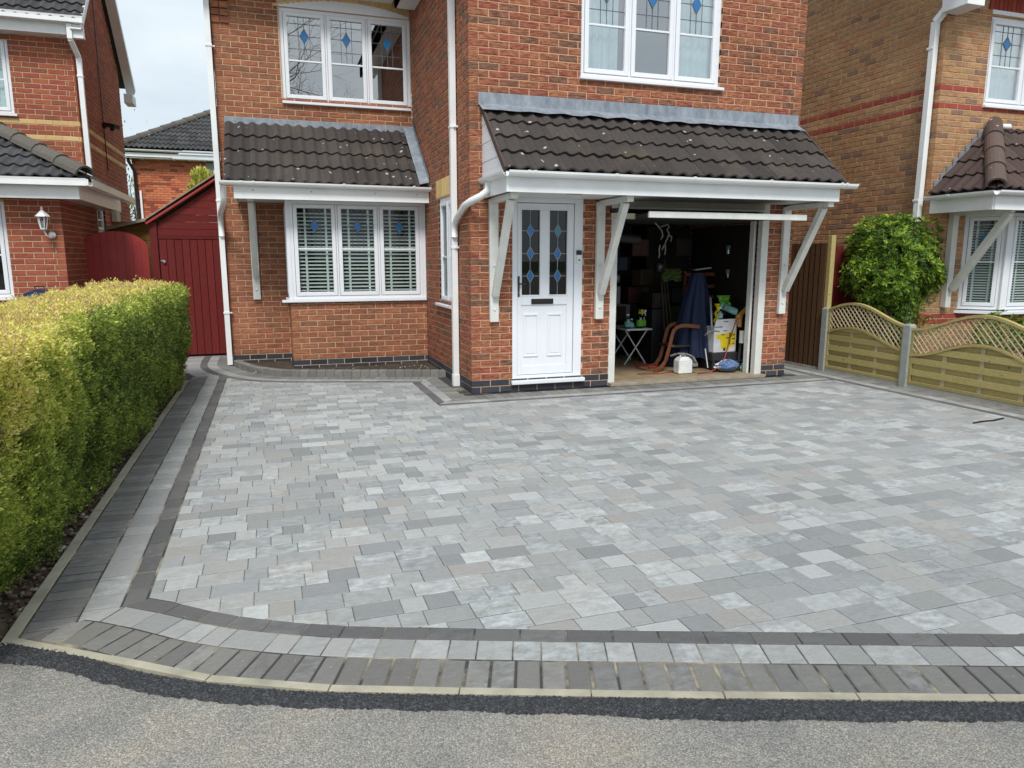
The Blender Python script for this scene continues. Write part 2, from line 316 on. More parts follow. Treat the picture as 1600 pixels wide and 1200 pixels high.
# ------------------------------------------------------------------ brick walls
BL, BH, JT = .215, .065, .010
CO = BH + JT; BM = BL + JT
class House:
    """collects every brick of a house, then builds the 300 that show largest one by one and the rest as one part"""
    def __init__(s, root, mats): s.root = root; s.b = []; s.mats = mats
    def wall(s, name, F, u0, u1, v0, v1, mat, holes=(), bands={}, corner0=None, corner1=None, plinth=0, plinth_mat=None, mortar='mortar', mask=None, voff=0., bholes=None):
        ins = .006 if abs(F.N.y) > .5 else .104
        mb = MB(); us = sorted({u0, u1, *[h[0] for h in holes], *[h[1] for h in holes]}); vs = sorted({v0, v1, *[h[2] for h in holes], *[h[3] for h in holes]})
        us = [u for u in us if u0 <= u <= u1]; vs = [v for v in vs if v0 <= v <= v1]
        for a, b in zip(us, us[1:]):
            for c, d in zip(vs, vs[1:]):
                mu, mv = (a + b) / 2, (c + d) / 2
                if any(h[0] < mu < h[1] and h[2] < mv < h[3] for h in holes): continue
                mb.fbox(F, a + (ins if (a == u0 and corner0 is not None) else 0), b - (ins if (b == u1 and corner1 is not None) else 0), c, d, -.10, -.006)
        w = mb.build(name, M[mortar], s.root)
        k0 = int(round((v0 - voff) / CO)); k = k0
        while True:
            a = k * CO + voff; b = a + BH; k += 1
            if a > v1 - .02: break
            b = min(b, v1); ci = k - 1 - k0
            mk = plinth_mat if ci < plinth else bands.get(k - 1, mat)
            x = u0
            par = (k % 2)
            if corner0 is None: first = BL if par == 0 else BL / 2 - JT / 2
            else:
                if par == corner0: first = BL
                else: x = u0 + BM / 2; first = BL
            end = u1
            if corner1 is not None and par != corner1: end = u1 - BM / 2
            while x < end - .015:
                y = min(x + first, end); first = BL
                if end - y < .03: y = end
                segs = [(x, y)]
                for h in (bholes or holes):
                    if h[2] < b - .004 and h[3] > a + .004:
                        if h[2] > a + .02 or h[3] < b - .02: continue
                        ns_ = []
                        for p, q in segs:
                            if h[1] <= p or h[0] >= q: ns_.append((p, q)); continue
                            if h[0] - p > .02: ns_.append((p, h[0]))
                            if q - h[1] > .02: ns_.append((h[1], q))
                        segs = ns_
                for p, q in segs:
                    if mask and not mask((p + q) / 2, (a + b) / 2): continue
                    dp = .1025 if ((p == u0 and corner0 is not None) or (q == u1 and corner1 is not None)) else .03
                    s.b.append((F, p, q, a, b, dp, mk, w))
                x = y + JT
        return w
    def soldier(s, F, u0, u1, v0, v1, mk, w, curve=None, pitch=CO):
        n = int((u1 - u0) / pitch)
        for i in range(n):
            a = u0 + i * (u1 - u0) / n; lo = v0 + (curve(a) if curve else 0)
            s.b.append((F, a, a + (u1 - u0) / n - .008, lo, v1, .03, mk, w))
    def finish(s, limit=300, hide=None):
        def score(q):
            F, u0, u1, v0, v1, dp, mk, w = q; c = F.pt((u0 + u1) / 2, (v0 + v1) / 2); ok, z = in_view(c)
            if hide and hide(c): ok = False
            vd = (Vector((0, 0, CAMH)) - c).normalized(); cs = vd.dot(F.N)
            return -(u1 - u0) * (v1 - v0) * max(cs, 0) / z ** 2 if ok else 0
        s.b.sort(key=score); cache = {}; mb = MB(); names = list(dict.fromkeys(q[6] for q in s.b)); idx = {n_: i for i, n_ in enumerate(names)}
        for i, (F, u0, u1, v0, v1, dp, mk, w) in enumerate(s.b):
            L, H = round(u1 - u0, 3), round(v1 - v0, 3); jd = rnd.uniform(-.0015, .0015)
            if i < limit:
                key = (L, H, dp, mk)
                if key not in cache:
                    q = MB(); brick(q, Fr((0, 0, 0), (1, 0, 0), (0, -1, 0)), 0, L, 0, H, dp, 0.); cache[key] = q.mesh('brick', M[mk])
                Mx = F.mat(); put('brick', cache[key], w, Matrix.Translation(F.pt(u0, v0, jd) - F.O) @ Mx)
            else: brick(mb, F, u0, u1, v0, v1, dp, rnd.random(), idx[mk], jd)
        if mb.f: mb.build('brickwork', [M[n_] for n_ in names], s.root, stuff=True)
def brick(mb, F, u0, u1, v0, v1, dp, r, m=0, jd=0.):
    e = .004; P = F.pt; b = len(mb.v)
    mb.v += [tuple(P(u, v, d + jd)) for u, v, d in ((u0, v0, -dp), (u1, v0, -dp), (u1, v1, -dp), (u0, v1, -dp), (u0, v0, -e), (u1, v0, -e), (u1, v1, -e), (u0, v1, -e),
             (u0 + e, v0 + e, 0), (u1 - e, v0 + e, 0), (u1 - e, v1 - e, 0), (u0 + e, v1 - e, 0))]
    for q in ((8, 9, 10, 11), (4, 5, 9, 8), (5, 6, 10, 9), (6, 7, 11, 10), (7, 4, 8, 11), (0, 1, 5, 4), (1, 2, 6, 5), (2, 3, 7, 6), (3, 0, 4, 7)):
        mb.f.append(tuple(b + k for k in q)); mb.r.append(r); mb.m.append(m)

# ------------------------------------------------------------------ windows
def window(root, F, u0, u1, v0, v1, n, back='curtain', barv=.56, lead=True, sill=True, glass='glass', set_back=.03, name='window', dia='blueglass', sill_ext=(.04, .04), lining=True, depth=.07, slats=0, curtain_gap=.10):
    d0, d1 = -set_back - depth, -set_back
    f = MB(); fw = .045
    f.fbox(F, u0, u1, v0, v0 + fw, d0, d1); f.fbox(F, u0, u1, v1 - fw, v1, d0, d1)
    f.fbox(F, u0, u0 + fw, v0 + fw, v1 - fw, d0, d1); f.fbox(F, u1 - fw, u1, v0 + fw, v1 - fw, d0, d1)
    cw = (u1 - u0 - 2 * fw) / n
    for i in range(1, n): c = u0 + fw + i * cw; f.fbox(F, c - .012, c + .012, v0 + fw, v1 - fw, d0, d1 + .002)
    win = f.build(name, M['upvc'], root, bevel=.004)
    if sill:
        s = MB(); s.fbox(F, u0 - sill_ext[0], u1 + sill_ext[1], v0 - .035, v0 - .002, d0 + .02, .045); s.build('sill', M['upvc'], win, bevel=.004)
    for i in range(n):
        a = u0 + fw + i * cw + (.012 if i else .0) + .004; b = u0 + fw + (i + 1) * cw - (.012 if i < n - 1 else 0) - .004; c, d = v0 + fw + .003, v1 - fw - .003
        s = MB(); sw = .05; e0, e1 = d1 - .04, d1 + .010
        P = F.pt
        for q in (((a, c), (b, c), (b - sw, c + sw), (a + sw, c + sw)), ((b, c), (b, d), (b - sw, d - sw), (b - sw, c + sw)), ((b, d), (a, d), (a + sw, d - sw), (b - sw, d - sw)), ((a, d), (a, c), (a + sw, c + sw), (a + sw, d - sw))):
            s.prism(F, q, e0, e1)
        s.build('sash', M['upvc'], win, bevel=.005)
        gy = c + sw + (d - c - 2 * sw) * (1 - barv)
        g = MB(); g.face([P(a + sw, c + sw, d1 - .02), P(b - sw, c + sw, d1 - .02), P(b - sw, d - sw, d1 - .02), P(a + sw, d - sw, d1 - .02)]); g.build('pane', M[glass], win)
        q = MB(); q.fbox(F, a + sw, b - sw, gy - .011, gy + .011, d1 - .018, d1 - .002); q.build('glazing_bar', M['upvc'], win, bevel=.003)
        if lead:
            l = MB(); x0, x1, y0, y1 = a + sw, b - sw, gy + .011, d - sw; t_ = .0035; dd = (d1 - .0195, d1 - .016); H = y1 - y0; W_ = x1 - x0; cx = (x0 + x1) / 2; cy = y0 + H * .56
            for fu in (.33, .67): l.fbox(F, x0 + W_ * fu - t_, x0 + W_ * fu + t_, y0, y1, *dd)
            for fv in (.26, .56, .84): l.fbox(F, x0, x1, y0 + H * fv - t_, y0 + H * fv + t_, dd[0], dd[1] + .0008)
            dw, dh = W_ * .13, H * .17
            l.fbox(F, cx - t_, cx + t_, y0, cy - dh, dd[0], dd[1] + .0004); l.fbox(F, cx - t_, cx + t_, cy + dh, y1, dd[0], dd[1] + .0004)
            pts = [(cx, cy - dh), (cx + dw, cy), (cx, cy + dh), (cx - dw, cy)]
            for (p, q_) in zip(pts, pts[1:] + pts[:1]): l.bar(F.pt(*p, d1 - .014), F.pt(*q_, d1 - .014), .008, .004, up=tuple(F.N))
            l.build('lead_strips', M['leadcame'], win)
            k = MB(); k.prism(F, [(cx, cy - dh * .9), (cx + dw * .9, cy), (cx, cy + dh * .9), (cx - dw * .9, cy)], d1 - .018, d1 - .0125); k.build('coloured_diamond', M[dia], win)
        if back == 'blind':
            for j in range(slats):
                z = c + sw + .02 + j * (d - c - 2 * sw - .03) / slats; q = MB()
                q.face([P(a + .02, z, d1 - .085), P(b - .02, z, d1 - .085), P(b - .02, z + .010, d1 - .125), P(a + .02, z + .010, d1 - .125)])
                q.face([P(a + .02, z - .012, d1 - .084), P(b - .02, z - .012, d1 - .084), P(b - .02, z, d1 - .085), P(a + .02, z, d1 - .085)])
                q.build('blind_slat', M['blind'], win)
            q = MB()
            for fu in (.28, .78): q.fbox(F, a + (b - a) * fu - .014, a + (b - a) * fu + .014, c + .03, d - .03, d1 - .079, d1 - .077)
            q.build('blind_tape', M['blind'], win)
        if back in ('curtain', 'curtain_mid'):
            # pleated net curtain
            q = MB(); nn = 40; full = back == 'curtain' or i != 1
            if full:
                ua, ub = (a, b) if back == 'curtain' else ((a, a + (b - a) * .85) if i == 0 else (a + .03, b))
                pr = [(ua + (ub - ua) * j / nn, d1 - curtain_gap - .03 * (math.sin(j * .8 + i) * .5 + math.sin(j * 1.9) * .25)) for j in range(nn + 1)]
                for (p, pd), (q1, qd) in zip(pr, pr[1:]): q.face([P(p, c, pd), P(q1, c, qd), P(q1, d, qd), P(p, d, pd)])
                q.build('curtain', M['curtain'], win, smooth=True)
    if not lining: return win
    r = MB(); dd = d0 - .45
    r.face([P(u0, v0, dd), P(u1, v0, dd), P(u1, v1, dd), P(u0, v1, dd)])
    for q in (((u0, v0), (u1, v0)), ((u0, v1), (u1, v1)), ((u0, v0), (u0, v1)), ((u1, v0), (u1, v1))):
        r.face([P(*q[0], d0), P(*q[1], d0), P(*q[1], dd), P(*q[0], dd)])
    r.build('room_shade_box', M['room'] if back != 'bright' else M['curtain'], win)  # shallow near-black box standing in for the unlit room behind the glass
    return win

# ------------------------------------------------------------------ roof tiles
_tile_cache = {}
def tile_geo(mb, u0, u1, s0, s1, P, waves=2, amp=.028, lift=.034, clampf=None, r=0., m=0, seg=7):
    """one tile between u0,u1 across and s0,s1 up the slope; P(u,s,h) gives the place"""
    n = seg * waves; top0 = []; top1 = []; low = []
    for i in range(n + 1):
        t = i / n; ph = (t * waves) % 1.; h = amp * (math.sin(ph * math.pi * 2 - .6) * .5 + .5) ** 1.3
        u = u0 + (u1 - u0) * t
        ua, ub = (u, u) if clampf is None else (clampf(u, s0), clampf(u, s1))
        top0.append(P(ua, s0, h + lift)); top1.append(P(ub, s1, h + .004)); low.append(P(ua, s0 + .004, h + lift - .024))
    b = len(mb.v); mb.v += [tuple(p) for p in low + top0 + top1]; k = n + 1
    for i in range(n):
        mb.f.append((b + i, b + i + 1, b + k + i + 1, b + k + i)); mb.f.append((b + k + i, b + k + i + 1, b + 2 * k + i + 1, b + 2 * k + i)); mb.r += [r, r]; mb.m += [m, m]
    mb.face([low[0], top0[0], top1[0]], r, m); mb.face([low[-1], top1[-1], top0[-1]], r, m)
def tiled_roof(name, root, O, U, T, width, length, mat, tw=.30, gauge=.27, waves=2, amp=.030, clampf=None, pieces=True, under=True, jog=0.):
    """O eave-left corner, U along the eave, T up the slope; makes a roof part and its tiles"""
    O, U, T = Vector(O), Vector(U).normalized(), Vector(T).normalized(); Nn = U.cross(T).normalized()
    if Nn.z < 0: Nn = -Nn
    P = lambda u, s_, h: O + U * u + T * s_ + Nn * h
    cl = clampf or (lambda u, s_: u)
    q = MB(); nu = 12
    for i in range(nu):
        for j in range(nu):
            a, b, c, d = width * i / nu, width * (i + 1) / nu, length * j / nu, length * (j + 1) / nu
            q.face([P(cl(a, c), c, -.012), P(cl(b, c), c, -.012), P(cl(b, d), d, -.012), P(cl(a, d), d, -.012)])
    roof = q.build(name, M['room'], root)
    nc = max(1, round(width / tw)); w = width / nc; nr = math.ceil(length / gauge - .15); mb = MB(); cache = {}
    for j in range(nr):
        s0 = j * gauge; s1 = min(s0 + gauge + .05, length)
        for i in range(nc):
            a, b = i * w, (i + 1) * w
            if clampf is not None:
                pm = [clampf(a, s0), clampf(b, s0), clampf(a, s1), clampf(b, s1)]
                if abs(pm[0] - pm[1]) < .02 and abs(pm[2] - pm[3]) < .02: continue
                cut = abs(pm[0] - a) + abs(pm[1] - b) + abs(pm[2] - a) + abs(pm[3] - b) > .001
            else: cut = False
            jt = rnd.uniform(-.003, .003)
            if pieces:
                if cut:
                    t_ = MB(); tile_geo(t_, a, b, s0, s1, lambda u, s_, h: P(u, s_, h + jt), waves, amp, clampf=clampf); t_.build('roof_tile', M[mat], roof)
                else:
                    key = round(s1 - s0, 3)
                    if key not in cache:
                        t_ = MB(); tile_geo(t_, 0, w - .002, 0, s1 - s0, lambda u, s_, h: U * u + T * s_ + Nn * h, waves, amp); cache[key] = t_.mesh('roof_tile', M[mat])
                    put('roof_tile', cache[key], roof, Matrix.Translation(P(a, s0, jt)))
            else: tile_geo(mb, a, b, s0, s1, P, waves, amp, clampf=clampf, r=rnd.random(), seg=5)
    if mb.f: mb.build('roof_tiling', M[mat], roof, stuff=True)
    return roof
def half_gutter(mb, a, b, rad=.055, n=8, square=False):
    a, b = Vector(a), Vector(b); d = (b - a).normalized(); x = Vector((d.y, -d.x, 0)).normalized(); z = Vector((0, 0, 1))
    if square: pr = [(-rad, 0), (-rad * .9, -rad * .5), (-rad * .9, -rad * 1.5), (rad * .9, -rad * 1.5), (rad * .9, -rad * .5), (rad, 0), (rad * .9, 0), (rad * .8, -rad * 1.35), (-rad * .8, -rad * 1.35), (-rad * .9, 0)]
    else:
        pr = [(rad * math.cos(math.pi + math.pi * k / n), rad * math.sin(math.pi + math.pi * k / n)) for k in range(n + 1)]
        pr += [(p[0] * .92, p[1] * .92) for p in pr[::-1]]
    bq = len(mb.v); m_ = len(pr); mb.v += [tuple(a + x * p + z * q) for p, q in pr] + [tuple(b + x * p + z * q) for p, q in pr]
    for k in range(m_): mb.f.append((bq + k, bq + (k + 1) % m_, bq + m_ + (k + 1) % m_, bq + m_ + k)); mb.r.append(0.); mb.m.append(0)
    mb.f.append(tuple(bq + k for k in range(m_))); mb.f.append(tuple(bq + m_ + k for k in range(m_))); mb.r += [0., 0.]; mb.m += [0, 0]
def gutter(root, pts, rad=.055, clips=(), square=False, ends=True):
    mb = MB()
    for a, b in zip(pts, pts[1:]): half_gutter(mb, a, b, rad, square=square)
    g = mb.build('gutter', M['gutter'], root)
    for (p, d) in clips:
        c = MB(); a = Vector(p) - Vector(d) * .018; b = Vector(p) + Vector(d) * .018; half_gutter(c, a, b, rad * 1.1, square=square); c.build('gutter_bracket', M['gutter'], g)
    if ends:
        for p, q in ((pts[0], pts[1]), (pts[-1], pts[-2])):
            d = (Vector(p) - Vector(q)).normalized(); c = MB(); x = Vector((d.y, -d.x, 0)); n = 10
            ring = [x * (rad * 1.06 * math.cos(math.pi + math.pi * k / n)) + Vector((0, 0, rad * 1.06 * math.sin(math.pi + math.pi * k / n) + .002)) for k in range(n + 1)]
            if square: ring = [x * (-rad * 1.05), x * (-rad) - Vector((0, 0, rad * 1.6)), x * rad - Vector((0, 0, rad * 1.6)), x * (rad * 1.05)]
            A = [Vector(p) + r_ for r_ in ring]; B = [Vector(p) + r_ + d * .012 for r_ in ring]; c.face(A); c.face(B)
            for k in range(len(A)): c.face([A[k - 1], A[k], B[k], B[k - 1]])
            c.build('stop_end', M['gutter'], g)
    return g
def downpipe(root, pts, r=.033, square=False, clips=(), name='downpipe', mat='gutter'):
    mb = MB()
    if square:
        for a, b in zip(pts, pts[1:]): mb.bar(a, b, r * 2, r * 2, up=(0, 1, 0.001))
    else: mb.tube(pts, r, 10)
    o = mb.build(name, M[mat], root, smooth=not square)
    for (x, y, z, dx, dy) in clips:
        c = MB(); c.box(x - r - .008, x + r + .008, y - r - .008, y + r + .008, z - .014, z + .014); c.box(min(x, x + dx), max(x, x + dx) + .012, min(y, y + dy), max(y, y + dy) + .012, z - .01, z + .008); c.build('pipe_clip', M[mat], o, bevel=.002)
    return o
def stepped_flashing(root, F, a, b, steps, h=.14, name='stepped_flashing', d=.004, low=.05):
    """a,b: (u,v) line of the roof on the wall; pieces step up course by course"""
    par = MB(); par.prism(F, [(a[0], a[1] - low), (b[0], b[1] - low), (b[0], b[1] + .01), (a[0], a[1] + .01)], d, d + .004)
    o = par.build(name, M['lead'], root)
    for i in range(steps):
        t0, t1 = i / steps, (i + 1) / steps; u0, u1 = a[0] + (b[0] - a[0]) * t0, a[0] + (b[0] - a[0]) * t1; v0, v1 = a[1] + (b[1] - a[1]) * t0, a[1] + (b[1] - a[1]) * t1
        top = max(v0, v1) + h * .45; q = MB(); q.prism(F, [(u0, v0), (u1, v1), (u1, top), (u0, top)], d + .005 + (i % 2) * .003, d + .007 + (i % 2) * .003); q.build('lead_step', M['lead'], o)
    return o

# ------------------------------------------------------------------ ground, road, driveway
def clip(poly, p0, n):
    out = []
    for i in range(len(poly)):
        a, b = poly[i - 1], poly[i]; da = (a[0] - p0[0]) * n[0] + (a[1] - p0[1]) * n[1]; db = (b[0] - p0[0]) * n[0] + (b[1] - p0[1]) * n[1]
        if (da >= 0) != (db >= 0): t = da / (da - db); out.append((a[0] + (b[0] - a[0]) * t, a[1] + (b[1] - a[1]) * t))
        if db >= 0: out.append(b)
    return out
def area(p): return .5 * abs(sum(p[i - 1][0] * p[i][1] - p[i][0] * p[i - 1][1] for i in range(len(p))))
def spline(P, step=.02):
    P = [np.array(p, float) for p in P]; P = [2 * P[0] - P[1]] + P + [2 * P[-1] - P[-2]]; out = []
    for i in range(1, len(P) - 2):
        n = max(2, int(np.linalg.norm(P[i + 1] - P[i]) / step))
        for k in range(n):
            t = k / n; out.append(.5 * (2 * P[i] + (P[i + 1] - P[i - 1]) * t + (2 * P[i - 1] - 5 * P[i] + 4 * P[i + 1] - P[i + 2]) * t ** 2 + (3 * P[i] - P[i - 1] - 3 * P[i + 1] + P[i + 2]) * t ** 3))
    out.append(P[-2]); return np.array(out)
class Path:                                     # offset o is measured to the left of the direction of travel
    def __init__(s, pts):
        s.p = np.array(pts, float); d = np.diff(s.p, axis=0); L = np.linalg.norm(d, axis=1); s.s = np.concatenate([[0], np.cumsum(L)]); s.L = s.s[-1]
        t = d / L[:, None]; t = np.vstack([t[:1], (t[1:] + t[:-1]) / 2, t[-1:]]); t /= np.linalg.norm(t, axis=1)[:, None]; s.nv = np.stack([-t[:, 1], t[:, 0]], 1)
    def at(s, a, o):
        x = [np.interp(a, s.s, s.p[:, k]) for k in (0, 1)]; n = np.array([np.interp(a, s.s, s.nv[:, k]) for k in (0, 1)]); n /= np.linalg.norm(n)
        return (x[0] + n[0] * o, x[1] + n[1] * o)
    def tangent(s, q, o):                        # half plane: nearest point at offset o, normal pointing to larger offset
        i = np.argmin(((s.p + s.nv * o - np.array(q)) ** 2).sum(1)); return tuple(s.p[i] + s.nv[i] * o), tuple(s.nv[i])
F1 = Path(spline([(-1.055, 3.105), (-.831, 2.971), (-.482, 2.692), (-.092, 2.469), (.29, 2.312), (1.274, 1.954), (2.39, 1.56), (3.6, 1.14), (6.5, .12), (9.0, -.76)]))
PA = Path(spline([(2.20, 8.88), (1.6, 9.07), (1.0, 9.27), (.45, 9.45), (.06, 9.62), (-.22, 9.93), (-.40, 10.28), (-.56, 10.8), (-.60, 11.3), (-.60, 12.05)]))
# PA runs from the wall to the gate; the paving lies on its left
BLOCKS = {'paving_block': [], 'edging_block': [], 'border_block': [], 'band_block': [], 'kerb_stone': []}
BMAT = {'paving_block': 'pave', 'edging_block': 'pave_dark', 'border_block': 'pave_border', 'band_block': 'pave_band', 'kerb_stone': 'concrete'}
def add_block(kind, poly, clips=(), gap=.0015, rect=None):
    q = poly
    for c in clips:
        q = clip(q, *c)
        if len(q) < 3: return
    cut = len(q) != len(poly) or any(abs(a[0] - b[0]) + abs(a[1] - b[1]) > 1e-4 for a, b in zip(sorted(q), sorted(poly)))
    q = [p for i, p in enumerate(q) if math.dist(p, q[i - 1]) > .004]
    if len(q) < 3 or area(q) < .0002: return
    if sum(q[i - 1][0] * q[i][1] - q[i][0] * q[i - 1][1] for i in range(len(q))) < 0: q = q[::-1]
    BLOCKS[kind].append((q, None if cut else rect))
def band(path, o0, o1, pitch, kind, a0=0, a1=None, clips=lambda c: (), gap=.003, lens=None):
    a = a0; a1 = path.L if a1 is None else a1
    while a < a1 - .02:
        L = rnd.choice(lens) if lens else pitch; b = min(a + L, a1)
        q = [path.at(a + gap / 2, o0 + gap / 2), path.at(b - gap / 2, o0 + gap / 2), path.at(b - gap / 2, o1 - gap / 2), path.at(a + gap / 2, o1 - gap / 2)]
        c = ((q[0][0] + q[2][0]) / 2, (q[0][1] + q[2][1]) / 2); add_block(kind, q, clips(c)); a = b
KW, E1, E2, E3 = .042, .225, .362, .458           # kerb, charcoal, light, dark: offsets from the outer edge
mit = ((-1.055, 3.105), (.53, -1.)); mitL = ((-1.055, 3.105), (-.53, 1.))
cf = lambda c: (mit,)
band(F1, .0, KW, .46, 'kerb_stone', gap=.004, clips=lambda c: (((-1.062, 3.09), (.7, -.25)),))
band(F1, KW, E1, .0925, 'edging_block', clips=cf, gap=.007); band(F1, E1, E2, .14, 'border_block', clips=cf, lens=(.11, .14, .205, .14), gap=.005); band(F1, E2, E3, .186, 'band_block', clips=cf, gap=.006)
LB = Path([(-1.09, 2.9), (-1.085, 9.62)])        # left border, runs away from the road, paving on its right (negative offset)
top = lambda c: (mitL, ((0, 9.95), (0, -1)))
def topA(c):
    p, n = PA.tangent(c, .40 if c[0] > -.8 else .52); return (mitL, ((0, 9.95), (0, -1)), (p, n))
band(LB, -.055, 0, .9, 'kerb_stone', clips=lambda c: (((-1.055, 3.105), (-1., .62)),), gap=.004)
LB2 = Path([(-1.09, 2.9), (-1.083, 9.95)])
band(LB2, -.245, -.055, .0935, 'edging_block', clips=topA, gap=.009); band(LB2, -.395, -.245, .15, 'border_block', clips=topA, lens=(.11, .14, .205), gap=.008); band(LB2, -.49, -.395, .19, 'band_block', clips=topA, gap=.008)
mA = ((1.95, 8.96), (-.79, .62)); mB = ((1.95, 8.96), (.79, -.62))
cA = lambda c: (mA,)
band(PA, .0, .20, .095, 'edging_block', clips=cA); band(PA, .20, .335, .15, 'border_block', clips=cA, lens=(.14, .205)); band(PA, .335, .43, .19, 'band_block', clips=cA)
iA = int(PA.s[np.argmin(np.abs(PA.p[:, 1] - 10.0) + (PA.p[:, 0] > 0) * 9)] * 100) / 100
band(PA, .43, .66, .15, 'border_block', a0=iA, clips=lambda c: (((0, 9.955), (0, 1)),), lens=(.14, .205))
PB = Path([(1.955, 9.2), (1.955, 7.3)]); PC = Path([(1.6, 7.575), (6.66, 7.575)])
mC1 = ((1.955, 7.575), (.72, .69)); mC2 = ((1.955, 7.575), (-.0, -1.))
cB = lambda c: (mB, ((1.955, 7.575), (-.70, .72))); cC = lambda c: (((1.955, 7.575), (.70, -.72)), ((6.60, 7.11), (-1., .45)))
band(PB, -.17, 0, .095, 'edging_block', clips=cB); band(PB, -.28, -.17, .15, 'border_block', clips=cB, lens=(.14, .205)); band(PB, -.375, -.28, .19, 'band_block', clips=cB)
band(PC, -.25, 0, .095, 'edging_block', clips=cC); band(PC, -.36, -.25, .15, 'border_block', clips=cC, lens=(.14, .205)); band(PC, -.44, -.36, .19, 'band_block', clips=cC)
RB = Path([(7.03, -.4), (7.03, 11.0)])           # right border along the fence
cR = lambda c: ((F1.tangent(c, E3)),)
band(RB, 0, .19, .095, 'edging_block', clips=cR); band(RB, .19, .32, .15, 'border_block', clips=cR, lens=(.14, .205)); band(RB, .32, .415, .19, 'band_block', clips=cR)
ROW, G, GY = .1362, .0026, .0042; SIZES = (.108, .139, .206)
y = 0.0; j = 0
while y < 11.0:
    x = -.62 - rnd.random() * .15; j += 1
    while x < 6.62:
        L = rnd.choice((.108, .108, .139, .139, .206, .206, .206, .206)); q = [(x + G / 2, y + GY / 2), (x + L - G / 2, y + GY / 2), (x + L - G / 2, y + ROW - GY / 2), (x + G / 2, y + ROW - GY / 2)]
        c = (x + L / 2, y + ROW / 2); ok = True; cl = []
        if c[1] > 7.2 and 1.4 < c[0] < 1.75: cl.append(((1.578, 0), (-1, 0)))
        elif c[0] > 1.578 and c[1] < 7.3: cl.append(((0, 7.133), (0, -1)))
        if 1.63 < c[0] < 6.45 and c[1] > 7.25: ok = False
        if c[0] >= 6.45 and c[1] > 7.25: cl = [((6.36, 0), (1, 0))] if c[1] > 7.55 else [((6.60, 7.11), (1., -.45))]
        if c[0] < 1.63 and c[1] > 8.2:
            p, n = PA.tangent(c, .432); cl.append((p, n))
            if c[1] > 9.9: ok = False
        if ok and c[1] < 3.6:
            p, n = F1.tangent(c, E3 + .001); cl.append((p, n))
        cl += [((-.592, 0), (1, 0)), ((6.612, 0), (-1, 0))]
        if ok: add_block('paving_block', q, cl, rect=(x + G / 2, y + GY / 2, L))
        x += L
    y += ROW
drive = thing('driveway', '', '', (2.5, 5.5, 0)); del drive['label']; del drive['category']; struct(drive)
b = MB(); hull = [(-1.30, 12.2), (-1.30, 9.6), (-1.085, 9.6), (-1.085, 3.12)] + [tuple(F1.at(a, .02)) for a in np.linspace(.02, F1.L, 50)] + [(9.0, 1.0), (7.06, 1.0), (7.06, 12.2)]
b.v = [(x_, y_, -.0036) for x_, y_ in hull]; b.f = [tuple(range(len(hull)))]; b.r = [0.]; b.m = [0]; b.build('joint_sand', M['sand'], drive)
for kind, L in BLOCKS.items():
    def sc(q):
        c = np.mean(np.array(q[0]), 0); ok, z = in_view((c[0], c[1], 0)); return -area(q[0]) / z ** 3 if ok else 0
    L.sort(key=sc); cache = {}; mb = MB(); n = 0; ch = .006 if kind == 'edging_block' else (.002 if kind == 'kerb_stone' else .0028)
    for q, rect in L:
        if not in_view((*np.mean(np.array(q), 0), 0))[0] and sc((q, 0)) == 0 and min(p[1] for p in q) < .6: continue
        h = rnd.uniform(-.0014, .0014) + (.003 if kind == 'kerb_stone' else 0); n += 1
        if n <= 300:
            if rect:
                key = round(rect[2], 3)
                if key not in cache: t = MB(); t.slab([(0, 0), (rect[2] - G, 0), (rect[2] - G, ROW - GY), (0, ROW - GY)], -.03, 0, ch); cache[key] = t.mesh(kind, M[BMAT[kind]])
                put(kind, cache[key], drive, Matrix.Translation((rect[0], rect[1], h)))
            else: t = MB(); t.slab(q, -.03, h, ch); t.build(kind, M[BMAT[kind]], drive)
        else: mb.slab(q, -.03, h, ch, rnd.random())
    if mb.f: mb.build(kind.rsplit('_', 1)[0] + '_surface', M[BMAT[kind]], drive, stuff=True)

def height_grid(x, y, amp, cell, seed):           # cellular aggregate: each point rises towards its nearest stone centre
    rg = np.random.RandomState(seed); gx = np.floor(x / cell).astype(int); gy = np.floor(y / cell).astype(int); best = np.full(x.shape, 9.); hgt = np.zeros(x.shape)
    for i in (-1, 0, 1):
        for k in (-1, 0, 1):
            cx, cy = gx + i, gy + k; h1 = np.sin(cx * 127.1 + cy * 311.7 + seed) * 43758.5453; h1 -= np.floor(h1); h2 = np.sin(cx * 269.5 + cy * 183.3 + seed) * 43758.5453; h2 -= np.floor(h2)
            h3 = np.sin(cx * 419.2 + cy * 371.9 + seed) * 43758.5453; h3 -= np.floor(h3)
            d = np.hypot(x - (cx + .15 + .7 * h1) * cell, y - (cy + .15 + .7 * h2) * cell) / cell; m = d < best; best = np.where(m, d, best); hgt = np.where(m, h3, hgt)
    return amp * (hgt * .8 + .2) * np.clip(1.05 - best * 1.1, 0, 1)
